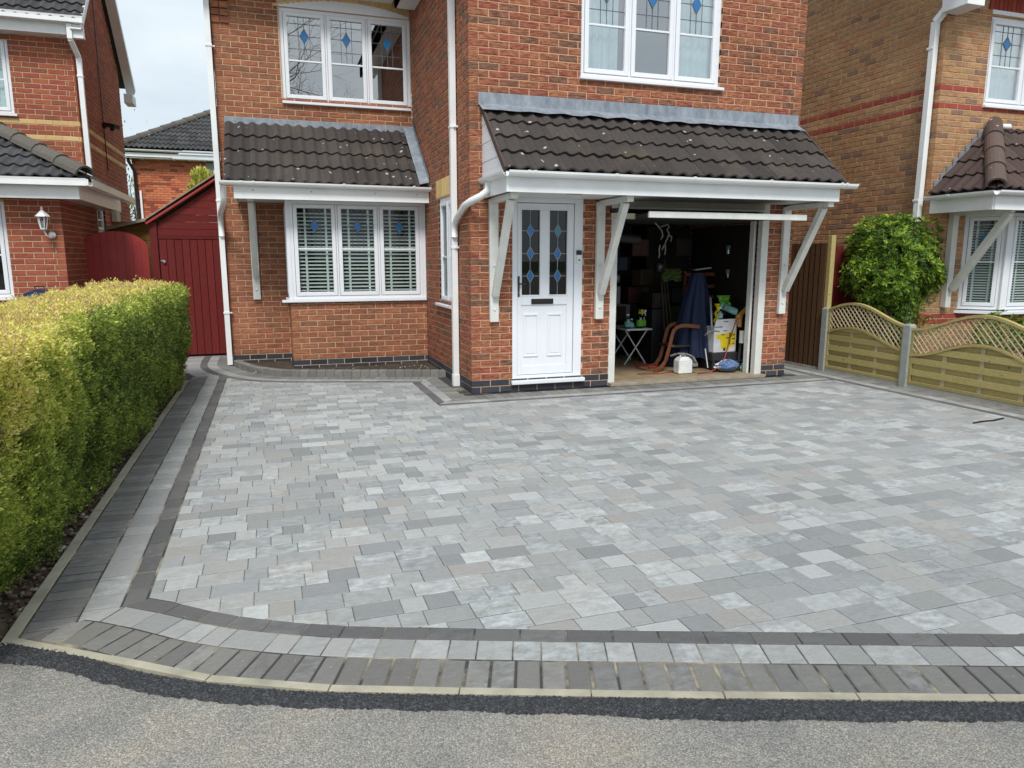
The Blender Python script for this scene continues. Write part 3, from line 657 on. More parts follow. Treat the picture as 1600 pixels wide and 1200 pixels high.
def grid_mesh(name, X, Y, Z, mat, mask=None, parent=None):
    ny, nx = X.shape; me = bpy.data.meshes.new(name); co = np.stack([X, Y, Z], -1).reshape(-1, 3).astype(np.float32)
    i = np.arange(nx - 1)[None, :] + np.arange(ny - 1)[:, None] * nx; q = np.stack([i, i + 1, i + nx + 1, i + nx], -1).reshape(-1, 4)
    if mask is not None: q = q[mask[:-1, :-1].reshape(-1)]
    me.vertices.add(len(co)); me.vertices.foreach_set('co', co.reshape(-1)); me.loops.add(q.size); me.loops.foreach_set('vertex_index', q.reshape(-1).astype(np.int32))
    me.polygons.add(len(q)); me.polygons.foreach_set('loop_start', np.arange(0, q.size, 4, dtype=np.int32)); me.polygons.foreach_set('use_smooth', np.ones(len(q), bool)); me.update(calc_edges=True); me.materials.append(M[mat])
    o = bpy.data.objects.new(name, me); COL.objects.link(o); attach(o, parent); return o
# fresh tarmac strip along the kerb: ragged lower edge, coarse stone surface
NA, NW = 1500, 46; aa = np.linspace(-.15, 5.2, NA); A, Wd = np.meshgrid(aa, np.linspace(0, 1, NW), indexing='ij')
px = np.interp(A, F1.s, F1.p[:, 0]); py = np.interp(A, F1.s, F1.p[:, 1]); nx_ = np.interp(A, F1.s, F1.nv[:, 0]); ny_ = np.interp(A, F1.s, F1.nv[:, 1])
t0 = F1.p[1] - F1.p[0]; t0 /= np.linalg.norm(t0); px = np.where(A < 0, F1.p[0, 0] + t0[0] * A, px); py = np.where(A < 0, F1.p[0, 1] + t0[1] * A, py)
rg = np.random.RandomState(3); k_ = np.interp(aa, np.linspace(-.3, 5.3, 60), rg.rand(60)); k2 = np.interp(aa, np.linspace(-.3, 5.3, 420), rg.rand(420)); wid = .078 + .008 * np.sin(aa * 2.1 + 1) + .018 * k_ + .010 * k2
off = -Wd * wid[:, None]; TX = px + nx_ * off; TY = py + ny_ * off; TZ = -.006 + .006 * np.sin(np.clip(Wd, 0, 1) * math.pi) ** .5 + height_grid(TX, TY, .010, .0095, 5) * (Wd > .02) - .012 * (Wd > .97)
struct(grid_mesh('tarmac_strip', TX, TY, TZ, 'tarmac'))
# old road in front
rx = np.arange(-2.4, 3.4, .0075); ry = np.arange(.75, 3.5, .0075); RX, RY = np.meshgrid(rx, ry)
RZ = -.016 + height_grid(RX, RY, .0055, .010, 9) + height_grid(RX, RY, .003, .031, 4) + .004 * np.sin(RX * 2.3 + RY * 3.1) * np.sin(RX * .7 - RY * 1.9)
fx = np.interp(RX, F1.p[:, 0], F1.p[:, 1]); fx = np.where(RX < -1.055, 3.105 - (RX + 1.055) * .38, fx)
struct(grid_mesh('road', RX, RY, RZ, 'road', mask=RY < fx - .03))
g = MB()
for (x0, x1, y0, y1) in ((-60, -2.4, -60, 3.3), (-2.4, 3.39, -60, .752), (3.39, 60, -60, 1.3)): g.face([(x0, y0, -.018), (x1, y0, -.018), (x1, y1, -.018), (x0, y1, -.018)])
struct(g.build('road_surround', M['road']))
g = MB(); g.face([(-400, -400, -.06), (400, -400, -.06), (400, 400, -.06), (-400, 400, -.06)]); struct(g.build('ground', M['grass']))
g = MB(); g.face([(-9, 3.0, -.035), (-1.09, 3.2, -.03), (-1.09, 9.65, -.03), (-1.3, 9.65, -.03), (-1.3, 16, -.03), (-9, 16, -.035)]); struct(g.build('bare_soil', M['soil']))
g = MB(); g.face([(7.05, 1, -.03), (16, 1, -.03), (16, 14, -.03), (7.05, 14, -.03)]); struct(g.build('garden_soil', M['soil_wet']))
# rubble and clods between hedge and kerb
def stone_mesh(s):
    t = MB(); q = random.Random(s); pr = []
    for i in range(4):
        z_ = -.5 + i * .33; rr = [.35, .5, .46, .22][i]; pr.append([(rr * (1 + q.uniform(-.25, .25)) * math.cos(k * 1.047 + q.uniform(-.2, .2)), rr * (1 + q.uniform(-.25, .25)) * math.sin(k * 1.047), z_ * .6) for k in range(6)])
    for i in range(3):
        for k in range(6): t.face([pr[i][k], pr[i][(k + 1) % 6], pr[i + 1][(k + 1) % 6], pr[i + 1][k]], s * .13)
    t.face(pr[3], s * .13); return t
def rubblemat():
    t = NT('rubble'); r = t.rand(); col = t.ramp(r, [(0, lin((84, 68, 54))), (.35, lin((112, 92, 74))), (.6, lin((142, 126, 110))), (.75, lin((100, 80, 64))), (.93, lin((176, 166, 154)))], 'CONSTANT')
    col = t.mix(.6, col, t.ramp(t.noise(t.pos(), 60, 5), [(.3, (.5, .5, .5)), (.7, (1.3, 1.3, 1.3))]), 'MULTIPLY'); return t.set(col, .95)
M['rubble'] = rubblemat(); base = [stone_mesh(i) for i in range(8)]; t = MB()
for i in range(2600):
    y_ = 2.75 + 7.0 * rnd.random() ** 1.7; sh = rnd.random() ** 1.3; x_ = -1.10 - sh * .42
    if y_ < 3.10 + (-1.05 - x_) * .5: continue
    s_ = rnd.uniform(.012, .042) * (1.25 if rnd.random() < .1 else 1) * (.7 if y_ > 5 else 1); bm_ = base[i % 8]; ca, sa = math.cos(i), math.sin(i); r_ = rnd.random(); o_ = len(t.v); zz = -.03 + s_ * .25 + .02 * sh
    s_ *= rnd.uniform(.45, 1.0); t.v += [(x_ + (v[0] * ca - v[1] * sa) * s_, y_ + (v[0] * sa + v[1] * ca) * s_, zz + v[2] * s_) for v in bm_.v]; t.f += [tuple(o_ + k for k in f) for f in bm_.f]; t.r += [r_] * len(bm_.f); t.m += [0] * len(bm_.f)
tag(t.build('rubble', M['rubble'], stuff=True), 'stones and soil clods scattered along the foot of the hedge', 'rubble', stuff=True)
# low rounded brown boulder of soil at the near hedge corner
tb = MB(); tb.lathe((-1.24, 3.26, -.06), [(.15, 0), (.13, .045), (.09, .07), (.04, .08), (0, .085)], 12); struct(tb.build('soil_mound', M['soil'], smooth=True))

# planter with raised kerb in front of the bay
pk = thing('planter_kerb', 'curved low raised kerb of charcoal setts edging the flower bed under the bay window', 'kerb edging', (.9, 9.35, 0))
a = 0; a1 = PA.s[np.argmin(np.abs(PA.p[:, 1] - 10.82))]
while a < a1:
    b_ = min(a + .112, a1); q = [PA.at(a + .002, -.10), PA.at(b_ - .002, -.10), PA.at(b_ - .002, -.002), PA.at(a + .002, -.002)]
    if (q[0][0] + q[1][0]) / 2 < 2.08:
        q = clip(q, (2.068, 0), (-1, 0))
        if len(q) > 2:
            if sum(q[i - 1][0] * q[i][1] - q[i][0] * q[i - 1][1] for i in range(len(q))) < 0: q = q[::-1]
            t = MB(); t.slab(q, -.02, .082 + rnd.uniform(-.002, .002), .006); t.build('kerb_block', M['pave_dark'], pk)
    a = b_
g = MB(); pl = [tuple(PA.at(a_, -.08)) for a_ in np.linspace(.08, a1, 30)] + [(-.56, 10.86), (2.07, 10.86)]
nl = 26
for i in range(nl - 1):
    for k in range(8):
        pass
b0 = len(g.v); g.v = [(p[0], p[1], .03) for p in pl]; g.f = [tuple(range(len(pl)))]; g.r = [0.]; g.m = [0]
struct(g.build('planter_soil', M['soil_wet']))
t = MB()
for i in range(260):
    x_, y_ = rnd.uniform(-.3, 2.0), 9.6 + rnd.random() * .42
    if y_ < 9.66 - .32 * (x_ - .1) * .9 and x_ < .2: continue
    y_ -= max(0, x_) * .3 * rnd.random()
    s_ = rnd.uniform(.01, .03); bm_ = base[i % 8]; o_ = len(t.v); r_ = rnd.random() * .3
    t.v += [(x_ + v[0] * s_, y_ + v[1] * s_, .035 + v[2] * s_) for v in bm_.v]; t.f += [tuple(o_ + k for k in f) for f in bm_.f]; t.r += [r_] * len(bm_.f); t.m += [0] * len(bm_.f)
tag(t.build('soil_clods', M['rubble'], stuff=True), 'small clods lying on the planter soil below the bay window', 'soil clods', stuff=True)
# slot drain beside the front wall
dr = thing('slot_drain', 'narrow black slotted drain channel along the foot of the front wall', 'drain', (4, 7.63, 0))
t = MB(); t.box(1.965, 6.3, 7.58, 7.672, -.03, -.004); t.box(1.965, 2.06, 7.674, 9.0, -.03, -.004); t.build('channel', M['black'], dr)
t = MB()
for i in range(200):
    x_ = 1.98 + i * .0212; t.box(x_, x_ + .008, 7.59, 7.66, -.003, .002)
t.build('grating', M['black'], dr, stuff=True)
t = MB(); t.box(1.72, 1.80, 8.27, 8.37, -.01, .006)
for i in range(4): t.box(1.725, 1.795, 8.28 + i * .022, 8.288 + i * .022, .006, .009)
tag(t.build('drain_grate', M['lead']), 'small square metal drain grate in the light paving course by the side wall', 'drain grate')
t = MB(); t.bar((-.47, 7.905, .004), (-.355, 7.905, .004), .05, .008); tag(t.build('slate_chip', M['lead']), 'thin grey slate chip lying flat on the paving before the planter', 'chip')
t = MB(); t.tube([(6.05, 4.78, .006), (6.18, 4.80, .008), (6.33, 4.80, .007), (6.5, 4.84, .006)], .008, 6); tag(t.build('cable_offcut', M['black']), 'thin dark cable offcut lying on the paving near the fence', 'cable')

# ------------------------------------------------------------------ the house: walls
H = thing('brick_house', 'orange red brick house with white front door and open garage behind the grey driveway', 'house', (2.9, 9, 0))
hs = House(H, None)
FX0, FX1, FY, SY, BY, LX0 = 2.075, 6.29, 7.68, 10.86, 10.055, -.56
FF = Fr((0, FY, 0), (1, 0, 0), (0, -1, 0)); FS = Fr((FX0, 0, 0), (0, -1, 0), (-1, 0, 0)); FL = Fr((0, SY, 0), (1, 0, 0), (0, -1, 0)); FB = Fr((0, BY, 0), (1, 0, 0), (0, -1, 0))
DW = (2.555, 3.405, .125, 2.165); GW = (3.76, 5.93, -.1, 2.16); UW = (3.345, 5.11, 3.465, 4.70)
wf = hs.wall('front_wall', FF, FX0, FX1, 0, 5.25, 'brick_front', holes=(DW, GW, UW), corner0=0, corner1=0, plinth=2, plinth_mat='brick_blue', mortar='mortar_red')
SW = (-9.23, -8.33, .93, 2.235)                   # side window, in u = -Y
ws = hs.wall('side_wall', FS, -SY, -FY, 0, 5.25, 'brick_front', holes=(SW, (-9.36, -8.25, 2.25, 2.47)), corner1=1, plinth=2, plinth_mat='brick_blue', mortar='mortar_red')
LU = (.295, 2.07, 3.63, 4.84)
wl = hs.wall('left_front_wall', FL, LX0, FX0, 0, 5.25, 'brick_left', holes=(LU,), bholes=((.275, 2.075, 3.63, 5.3),), corner0=0, plinth=2, plinth_mat='brick_blue')
BW = (.235, 2.06, .955, 2.245)
wb = hs.wall('bay_wall', FB, .235, FX0, 0, .92, 'brick_left', corner0=0, plinth=2, plinth_mat='brick_blue')
FBs = Fr((.235, 0, 0), (0, -1, 0), (-1, 0, 0)); hs.wall('bay_side_wall', FBs, -SY, -BY, 0, .92, 'brick_left', corner1=1, plinth=2, plinth_mat='brick_blue')
FLs = Fr((LX0, 0, 0), (0, -1, 0), (-1, 0, 0)); hs.wall('left_side_wall', FLs, -16.5, -SY, 0, 5.25, 'brick_left', corner1=1)
FRs = Fr((FX1, 0, 0), (0, 1, 0), (1, 0, 0)); hs.wall('right_side_wall', FRs, FY, 15, 0, 5.25, 'brick_front', corner0=1, plinth=2, plinth_mat='brick_blue')
hs.soldier(FS, -9.36, -8.25, 2.25, 2.47, 'brick_yellow', ws)
arch = lambda u: .115 * (1 - ((u - 1.175) / .88) ** 2)
hs.soldier(FL, .22, 2.06, 4.86, 5.15, 'brick_yellow', wl, curve=arch)
for i in range(4):                                 # corbelled bricks at the upper left corner
    hs.soldier(Fr((0, SY - .02 - .016 * i, 0), (1, 0, 0), (0, -1, 0)), LX0, LX0 + .225, 4.56 + .09 * i, 4.56 + .09 * i + .078, 'brick_left', wl, pitch=.11)
hs.finish(300, hide=lambda c: (c.y < 7.9 and 2.75 < c.z < 3.05 and c.x > 2.2) or (c.y > 9.9 and 2.5 < c.z < 3.2 and c.x > -.45 and c.y > 10.5))
q = MB(); q.fbox(FL, .295, 2.055, 4.845, 4.87, -.04, .004); q.prism(FL, [(.26 + 1.8 * i / 12, 4.87 + max(0, arch(.3 + 1.75 * i / 12)) * 1.0) for i in range(13)] + [(2.06, 4.872), (.26, 4.872)][0:0] + [(2.06, 4.871), (.26, 4.871)], -.04, -.002); q.build('arch_infill', M['upvc'], H)
# plain roofs above the picture, eaves boxes
q = MB(); zt = 5.2
q.box(1.80, 2.075, 7.3, 10.5, 4.86, 5.02); q.box(1.80, 1.825, 7.3, 10.5, 4.86, 5.06); q.box(LX0 - .3, 1.82, 10.48, 10.86, 5.02, 5.18); q.box(6.29, 6.55, 7.3, 15, 4.86, 5.02); q.build('eaves_box', M['soffit'], H)
q = MB(); cx = (FX0 + FX1) / 2
for sx in (-1, 1): q.face([(cx, 7.35, 6.9), (cx, 15, 6.9), (cx + sx * 2.45, 15, 5.03), (cx + sx * 2.45, 7.35, 5.03)])
q.face([(FX0, FY + .05, 5.2), (FX1, FY + .05, 5.2), (cx, FY + .05, 6.85)]); q.face([(LX0 - .3, 10.4, 5.15), (cx, 10.4, 5.15), (cx, 13.5, 7.2), (LX0 - .3, 13.5, 7.2)]); q.face([(LX0 - .3, 16.8, 5.15), (cx, 16.8, 5.15), (cx, 13.5, 7.2), (LX0 - .3, 13.5, 7.2)])
q.build('main_roof', M['tile'], H)

# windows of the house
w1 = window(H, FL, *LU, 3, back='none', glass='glass_up', sill_ext=(.01, -.01))
w2 = window(H, FF, *UW, 3, back='curtain_mid', glass='glass_up', sill_ext=(.02, .04))
w3 = window(H, FB, .27, 2.03, .955, 2.245, 3, back='blind', glass='glass', sill_ext=(.14, .035), set_back=-.005, slats=22, barv=.48)
w4 = window(H, FS, *SW, 2, back='blind', glass='glass', lead=False, slats=20, sill_ext=(.10, .05), set_back=.02)
w5 = window(H, FBs, -10.82, -10.10, .955, 2.245, 1, lining=False, back='none', glass='glass', lead=False, sill_ext=(.0, .02), set_back=-.005)
q = MB(); q.box(.225, .275, BY - .012, BY + .04, .955, 2.27); q.box(2.025, 2.073, BY - .002, BY + .06, .955, 2.27); q.box(.24, 2.07, BY + .0, BY + .05, 2.247, 2.30); q.build('bay_corner_post', M['upvc'], H, bevel=.004)

# canopy roofs over the bay and over door and garage
EY, EZ = 6.84, 2.335; T1 = Vector((0, FY - EY, 3.06 - EZ)); can = tiled_roof('canopy_roof', H, (2.215, EY, EZ), (1, 0, 0), T1, 4.07, T1.length, 'tile', tw=.314, gauge=.272)
T2 = Vector((0, SY - 9.74, 3.30 - 2.42)); tiled_roof('bay_canopy_roof', H, (-.475, 9.74, 2.42), (1, 0, 0), T2, 2.42, T2.length, 'tile', tw=.32, gauge=.35)
def apron(name, x0, x1, yw, zt, zb, drop, T, wid):
    q = MB(); q.box(x0, x1, yw - .012, yw - .002, zb, zt); o = q.build(name, M['lead'], H, bevel=.003)
    n = 40; Tn = T.normalized(); nn = Vector((0, -Tn.z, Tn.y)); q = MB(); base_ = Vector((0, yw - .012, zb + .01))
    for i in range(n):
        a, b = x0 + (x1 - x0) * i / n, x0 + (x1 - x0) * (i + 1) / n
        w = [.012 * math.sin(k * 1.9) for k in (i, i + 1)]; A = Vector((a, yw - .012, zb + .015)); B = Vector((b, yw - .012, zb + .015))
        C = B - Tn * (drop + w[1]) + nn * (.034 + .006 * math.sin((i + 1) * 1.7)); D = A - Tn * (drop + w[0]) + nn * (.034 + .006 * math.sin(i * 1.7)); q.face([A, B, C, D])
    q.build('lead_apron', M['lead'], o, smooth=True)
    q = MB()
    for f_ in wid: q.box(x0 + (x1 - x0) * f_, x0 + (x1 - x0) * f_ + .006, yw - .016, yw - .011, zb, zt)
    q.build('lead_lap', M['lead'], o)
apron('wall_flashing', 2.175, 6.25, FY, 3.222, 3.09, .17, T1, (.31, .66)); apron('wall_flashing', -.48, 2.06, SY, 3.385, 3.25, .10, T2, (.55,))
q = MB(); a = Vector((2.068, SY - .05, 3.36)); b = Vector((2.068, 9.70, 2.47)); q.face([a, b, b + Vector((0, 0, -.1)), a + Vector((0, 0, -.1))]); q.face([a + Vector((0, 0, .02)), b + Vector((0, 0, .02)), b + Vector((-.006, 0, .11)), a + Vector((-.006, 0, .11))])
q.face([a + Vector((-.003, 0, .02)), b + Vector((-.003, 0, .02)), b + Vector((-.13, 0, -.01)), a + Vector((-.13, 0, -.01))]); q.build('side_flashing', M['lead'], H)
q = MB(); q.box(2.225, 6.23, 6.862, 6.882, 2.135, 2.30); q.box(2.225, 2.245, 6.882, FY, 2.135, 2.30); q.box(6.21, 6.23, 6.882, FY, 2.135, 2.30); q.build('fascia', M['gutter'], H, bevel=.003)
q = MB(); q.box(2.247, 6.208, 6.885, FY - .002, 2.155, 2.175); sof = q.build('soffit', M['soffit'], H)
for x in (2.95, 4.35, 5.25): q = MB(); q.box(x, x + .16, 7.06, 7.09, 2.148, 2.156); q.build('soffit_vent', M['black'], sof)
q = MB(); q.box(-.375, 2.066, 9.73, 9.75, 2.225, 2.385); q.box(-.375, -.355, 9.75, SY, 2.225, 2.385); q.build('fascia', M['gutter'], H, bevel=.003)
q = MB(); q.box(-.353, 2.066, 9.752, SY - .002, 2.262, 2.28); q.build('soffit', M['soffit'], H)
for i, x in enumerate((-.15, .55, 1.35, 1.9)): q = MB(); q.lathe((x, 9.7285, 2.33), [(0, .003), (.008, .002), (.009, 0)], 8, axis=(0, -1, 0)); q.build('screw_cover', M['concrete_post'], H)
# white shiplap cheek at the open end of the canopy, with verge
chk = MB(); P0 = Fr((2.222, 0, 0), (0, -1, 0), (-1, 0, 0))
for i in range(8):
    z0 = 2.31 + i * .095; z1 = z0 + .092; fy = lambda z: -(EY + .06 + (z - EZ) * (FY - EY) / (3.06 - EZ))
    u1a, u1b = fy(z0), fy(z1)
    if u1a < -7.66: break
    t = MB(); t.prism(P0, [(-7.675, z0), (u1a, z0), (max(u1b, -7.67), z1), (-7.675, z1)], .0, .008 + .003 * (i % 2 == 0)); t.build('shiplap_board', M['upvc'], can)
t = MB(); t.bar((2.208, EY + .02, EZ + .01), (2.208, FY - .01, 3.075), .02, .06); t.build('verge_strip', M['tile_red'], can)
t = MB(); t.bar((6.292, EY + .02, EZ + .01), (6.292, FY - .01, 3.075), .02, .05); t.build('verge_strip', M['tile'], can)
X_ = (1, 0, 0)
gutter(H, [(2.215, 7.80, 2.335), (2.215, 6.80, 2.33), (6.37, 6.80, 2.325)], .054, clips=[((x, 6.80, 2.334), X_) for x in (2.42, 2.48, 3.35, 4.25, 5.2, 6.15, 6.22)])
gutter(H, [(-.52, 9.68, 2.43), (2.068, 9.68, 2.42)], .052, clips=[((x, 9.68, 2.433), X_) for x in (-.28, -.14, .95, 1.85)])
def gallows(x, yw, zb, zt, ye, zbr, w=.10, arm=True):
    q = MB(); q.box(x - w / 2, x + w / 2, yw - .055, yw - .003, zb, zt); o = q.build('gallows_bracket', M['paint'], H, bevel=.006)
    q = MB(); q.box(x - w / 2 + .012, x + w / 2 - .012, ye, yw - .057, zt - .045, zt + .012); q.build('bracket_arm', M['paint'], o, bevel=.005)
    q = MB(); q.bar((x, yw - .085, zbr), (x, ye + .12, zt - .045), w * .72, .075, up=(0, 1, 0)); q.build('bracket_brace', M['paint'], o, bevel=.005)
    q = MB()
    for z in (zb + .14, zb + .62, zt - .15): q.lathe((x, yw - .058, z), [(0, .008), (.014, .006), (.019, 0)], 10, axis=(0, -1, 0))
    q.build('bolt_cover', M['paint'], o)
gallows(2.330, FY, .80, 2.125, 6.93, 1.10); gallows(3.605, FY, .80, 2.125, 6.93, 1.10); gallows(6.155, FY, .80, 2.125, 6.90, 1.10)
gallows(-.195, SY, .925, 2.26, 10.0, 1.25)
# downpipes
downpipe(H, [(2.03, 8.23, 5.0), (2.03, 8.23, .02)], .033, True, [(2.03, 8.23, 2.95, .05, -.06), (2.03, 8.23, 1.62, .05, -.06), (2.03, 8.23, 4.3, .05, -.06)])
t = MB(); t.box(1.99, 2.07, 8.19, 8.27, .0, .14); t.build('pipe_shoe', M['gutter'], H, bevel=.004)
downpipe(H, [(2.215, 7.45, 2.28), (2.21, 7.45, 2.20), (2.14, 7.47, 2.14), (2.05, 7.56, 2.09), (2.028, 7.70, 2.06), (2.028, 8.08, 1.94), (2.03, 8.17, 1.88), (2.03, 8.19, 1.74)], .038, name='swan_neck_pipe')
downpipe(H, [(LX0 - .045, 10.80, 5.25), (LX0 - .045, 10.80, .02)], .034, True, [(LX0 - .045, 10.8, z, .06, .02) for z in (4.25, 2.27, .75)])
downpipe(H, [(-.49, 9.68, 2.37), (-.49, 9.68, 2.24), (-.50, 9.78, 2.17), (-.585, 10.55, 2.10), (-.60, 10.72, 2.03), (-.60, 10.76, 1.80)], .036, name='swan_neck_pipe')
t = MB(); t.bar((LX0 - .012, SY - .01, .12), (LX0 - .012, SY - .01, 5.2), .018, .018, up=(0, 1, 0)); t.build('corner_trim', M['black'], H)

# front door
D = FF; u0, u1, v0, v1 = DW; f = MB()
f.fbox(D, u0, u0 + .06, v0, v1, -.08, -.006); f.fbox(D, u1 - .10, u1, v0, v1, -.08, -.006); f.fbox(D, u0 + .06, u1 - .10, v1 - .06, v1, -.08, -.006); f.fbox(D, u0 + .06, u1 - .10, v0, v0 + .05, -.08, -.006)
door = f.build('front_door', M['upvc'], H, bevel=.004)
la, lb, lc, ld = u0 + .066, u1 - .106, v0 + .055, v1 - .066; q = MB()
g1, g2, gz0, gz1 = (2.668, 2.892), (3.0, 3.222), 1.085, 2.03
q.fbox(D, la, g1[0], lc, ld, -.07, -.022); q.fbox(D, g1[1], g2[0], gz0, gz1, -.07, -.022); q.fbox(D, g2[1], lb, lc, ld, -.07, -.022); q.fbox(D, g1[0], g2[1], gz1, ld, -.07, -.022)
q.fbox(D, g1[0], g2[1], .975, gz0, -.07, -.022); q.fbox(D, g1[0], g2[1], lc, .28, -.07, -.022); q.fbox(D, g1[0], g2[1], .28, .975, -.07, -.034)
q.build('door_leaf', M['upvc'], door, bevel=.004)
q = MB()
for a, b in ((2.695, 2.875), (2.985, 3.165)):
    for k, (i, d) in enumerate(((0, -.028), (.018, -.020), (.036, -.030))):
        pass
    c0, c1, e0, e1 = .385, .875, a, b; w = .020
    q.fbox(D, e0, e1, c0, c0 + w, -.034, -.022); q.fbox(D, e0, e1, c1 - w, c1, -.034, -.022); q.fbox(D, e0, e0 + w, c0 + w, c1 - w, -.034, -.022); q.fbox(D, e1 - w, e1, c0 + w, c1 - w, -.034, -.022); q.fbox(D, e0 + .034, e1 - .034, c0 + .034, c1 - .034, -.034, -.027)
q.build('raised_panel', M['upvc'], door, bevel=.004)
for a, b in (g1, g2):
    q = MB(); q.fbox(D, a + .001, b - .001, gz0 + .001, gz1 - .001, -.052, -.047); q.build('door_pane', M['glass_dark'], door)
    q = MB(); q.fbox(D, a - .008, b + .008, gz0 - .008, gz0 + .004, -.045, -.016); q.fbox(D, a - .008, b + .008, gz1 - .004, gz1 + .008, -.045, -.016); q.fbox(D, a - .008, a + .004, gz0 + .004, gz1 - .004, -.045, -.016); q.fbox(D, b - .004, b + .008, gz0 + .004, gz1 - .004, -.045, -.016); q.build('glazing_bead', M['upvc'], door, bevel=.003)
    l = MB(); cx = (a + b) / 2; zs = (1.80, 1.55, 1.30); dh, dw = .075, .042
    for z in zs: l.fbox(D, a, cx - dw, z - .004, z + .004, -.046, -.043); l.fbox(D, cx + dw, b, z - .004, z + .004, -.046, -.043)
    for z0, z1 in ((gz0, zs[2] - dh), (zs[2] + dh, zs[1] - dh), (zs[1] + dh, zs[0] - dh), (zs[0] + dh, gz1)): l.fbox(D, cx - .004, cx + .004, z0, z1, -.046, -.043)
    for z in zs:
        pts = [(cx, z - dh), (cx + dw, z), (cx, z + dh), (cx - dw, z)]
        for p, q_ in zip(pts, pts[1:] + pts[:1]): l.bar(D.pt(*p, -.043), D.pt(*q_, -.043), .009, .005, up=(0, -1, 0))
        k = MB(); k.prism(D, [(cx, z - dh * .95), (cx + dw * .95, z), (cx, z + dh * .95), (cx - dw * .95, z)], -.048, -.0435); k.build('coloured_diamond', M['tealglass' if (z == zs[0] and a > 2.9) else 'blueglass'], door)
    l.build('lead_strips', M['lead'], door)
q = MB(); q.fbox(D, 2.625, 2.647, 1.07, 1.30, -.022, -.012); q.bar(D.pt(2.64, 1.215, .018), D.pt(2.72, 1.213, .018), .016, .016); q.bar(D.pt(2.637, 1.215, -.012), D.pt(2.637, 1.215, .022), .018, .018); hnd = q.build('door_handle', M['black'], door, bevel=.004)
q = MB(); q.lathe(D.pt(2.636, 1.12, -.012), [(0, .003), (.006, .003), (.007, 0)], 10, axis=(0, -1, 0)); q.build('keyhole', M['lead'], door)
q = MB(); q.fbox(D, 2.787, 3.052, .985, 1.045, -.022, -.010); q.build('letterbox', M['black'], door, bevel=.003); q = MB(); q.fbox(D, 2.80, 3.04, .997, 1.033, -.010, -.004); q.build('letterbox_flap', M['black'], door, bevel=.003)
q = MB(); q.fbox(D, u0 - .02, u1 + .03, v0 - .045, v0 - .002, -.06, .055); q.build('door_sill', M['upvc'], door, bevel=.005)
q = MB(); q.fbox(D, 3.325, 3.385, 1.44, 1.585, -.006, .016); bell = q.build('video_doorbell', M['gutter'], door, bevel=.004); q = MB(); q.fbox(D, 3.325, 3.385, 1.535, 1.587, -.004, .019); q.build('lens_cover', M['black'], door); q = MB(); q.lathe(D.pt(3.355, 1.477, .016), [(0, .004), (.012, .003), (.014, 0)], 12, axis=(0, -1, 0)); q.build('bell_button', M['lead'], door)
q = MB(); q.face([D.pt(u0, v0, -.55), D.pt(u1, v0, -.55), D.pt(u1, v1, -.55), D.pt(u0, v1, -.55)]); q.box(u0, u1, FY + .085, FY + .6, v1, v1 + .03); q.box(u0 - .02, u0, FY + .085, FY + .6, v0, v1); q.box(u1, u1 + .02, FY + .085, FY + .6, v0, v1); q.build('hall_shade_box', M['room'], H)  # near-black box in place of the unlit hall
# house number plate half hidden by the first bracket
q = MB(); q.fbox(D, 2.335, 2.468, 1.505, 1.655, .0, .008); npl = q.build('number_plate', M['black'], H, bevel=.003)
q = MB(); ring = [(2.418 + .022 * math.cos(a), 1.578 + .036 * math.sin(a)) for a in np.linspace(0, 2 * math.pi, 17)]
for p, q_ in zip(ring, ring[1:]): q.bar(D.pt(*p, .009), D.pt(*q_, .009), .009, .003, up=(0, -1, 0))
q.build('digit', M['gutter'], npl)

# garage: frame, open up-and-over door, floor, inside walls
u0, u1 = GW[0], GW[1]; q = MB(); q.fbox(FF, u0 + .0, u0 + .085, .0, 2.06, -.09, -.004); q.fbox(FF, u1 - .10, u1, .0, 2.06, -.09, -.004); q.fbox(FF, u0 + .0, u1, 2.062, 2.155, -.09, -.004); gf = q.build('garage_frame', M['paint'], H, bevel=.005)
q = MB(); q.fbox(FF, u0 + .09, u1 - .105, 2.085, 2.152, -.004, .03); q.build('lintel_board', M['beige'], gf)
q = MB(); q.box(u1 - .135, u1 - .105, FY + .12, FY + .2, .03, 1.98); q.build('door_track', M['paint'], gf)
gd = MB(); gd.box(3.86, 5.82, 7.02, 8.95, 1.955, 1.975); up = gd.build('garage_door', M['room'], H)  # leaf coloured near black to stand in for its shaded underside
q = MB(); q.box(3.86, 5.90, 6.985, 7.02, 1.925, 1.99); q.build('door_edge', M['paint'], up, bevel=.004); q = MB(); q.box(3.60, 3.858, 7.30, 7.34, 1.925, 1.985); q.build('door_arm', M['beige'], up)
q = MB(); q.bar((3.72, 7.3, 2.02), (3.72, 7.62, 2.03), .03, .05); q.build('door_spring', M['black'], up)
q = MB(); q.box(3.76, 5.94, 7.60, 7.78, -.02, .035); q.build('threshold', M['felt'], H, bevel=.004)
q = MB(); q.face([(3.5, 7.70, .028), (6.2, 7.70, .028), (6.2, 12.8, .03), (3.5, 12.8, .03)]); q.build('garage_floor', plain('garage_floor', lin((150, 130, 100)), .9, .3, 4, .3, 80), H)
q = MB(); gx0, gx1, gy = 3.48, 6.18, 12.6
q.face([(gx0, 7.79, 0), (gx0, gy, 0), (gx0, gy, 2.4), (gx0, 7.79, 2.4)]); q.face([(gx0, gy, 0), (gx1, gy, 0), (gx1, gy, 2.4), (gx0, gy, 2.4)]); q.face([(gx0, 7.79, 2.4), (gx1, 7.79, 2.4), (gx1, gy, 2.4), (gx0, gy, 2.4)]); q.build('garage_lining', plain('garage_wall_shade', (.012, .011, .011), .95, .3, 3), H)  # walls and ceiling coloured near black, darkness of the garage put into the colour
FGi = Fr((6.02, 0, 0), (0, 1, 0), (-1, 0, 0)); gw = MB()
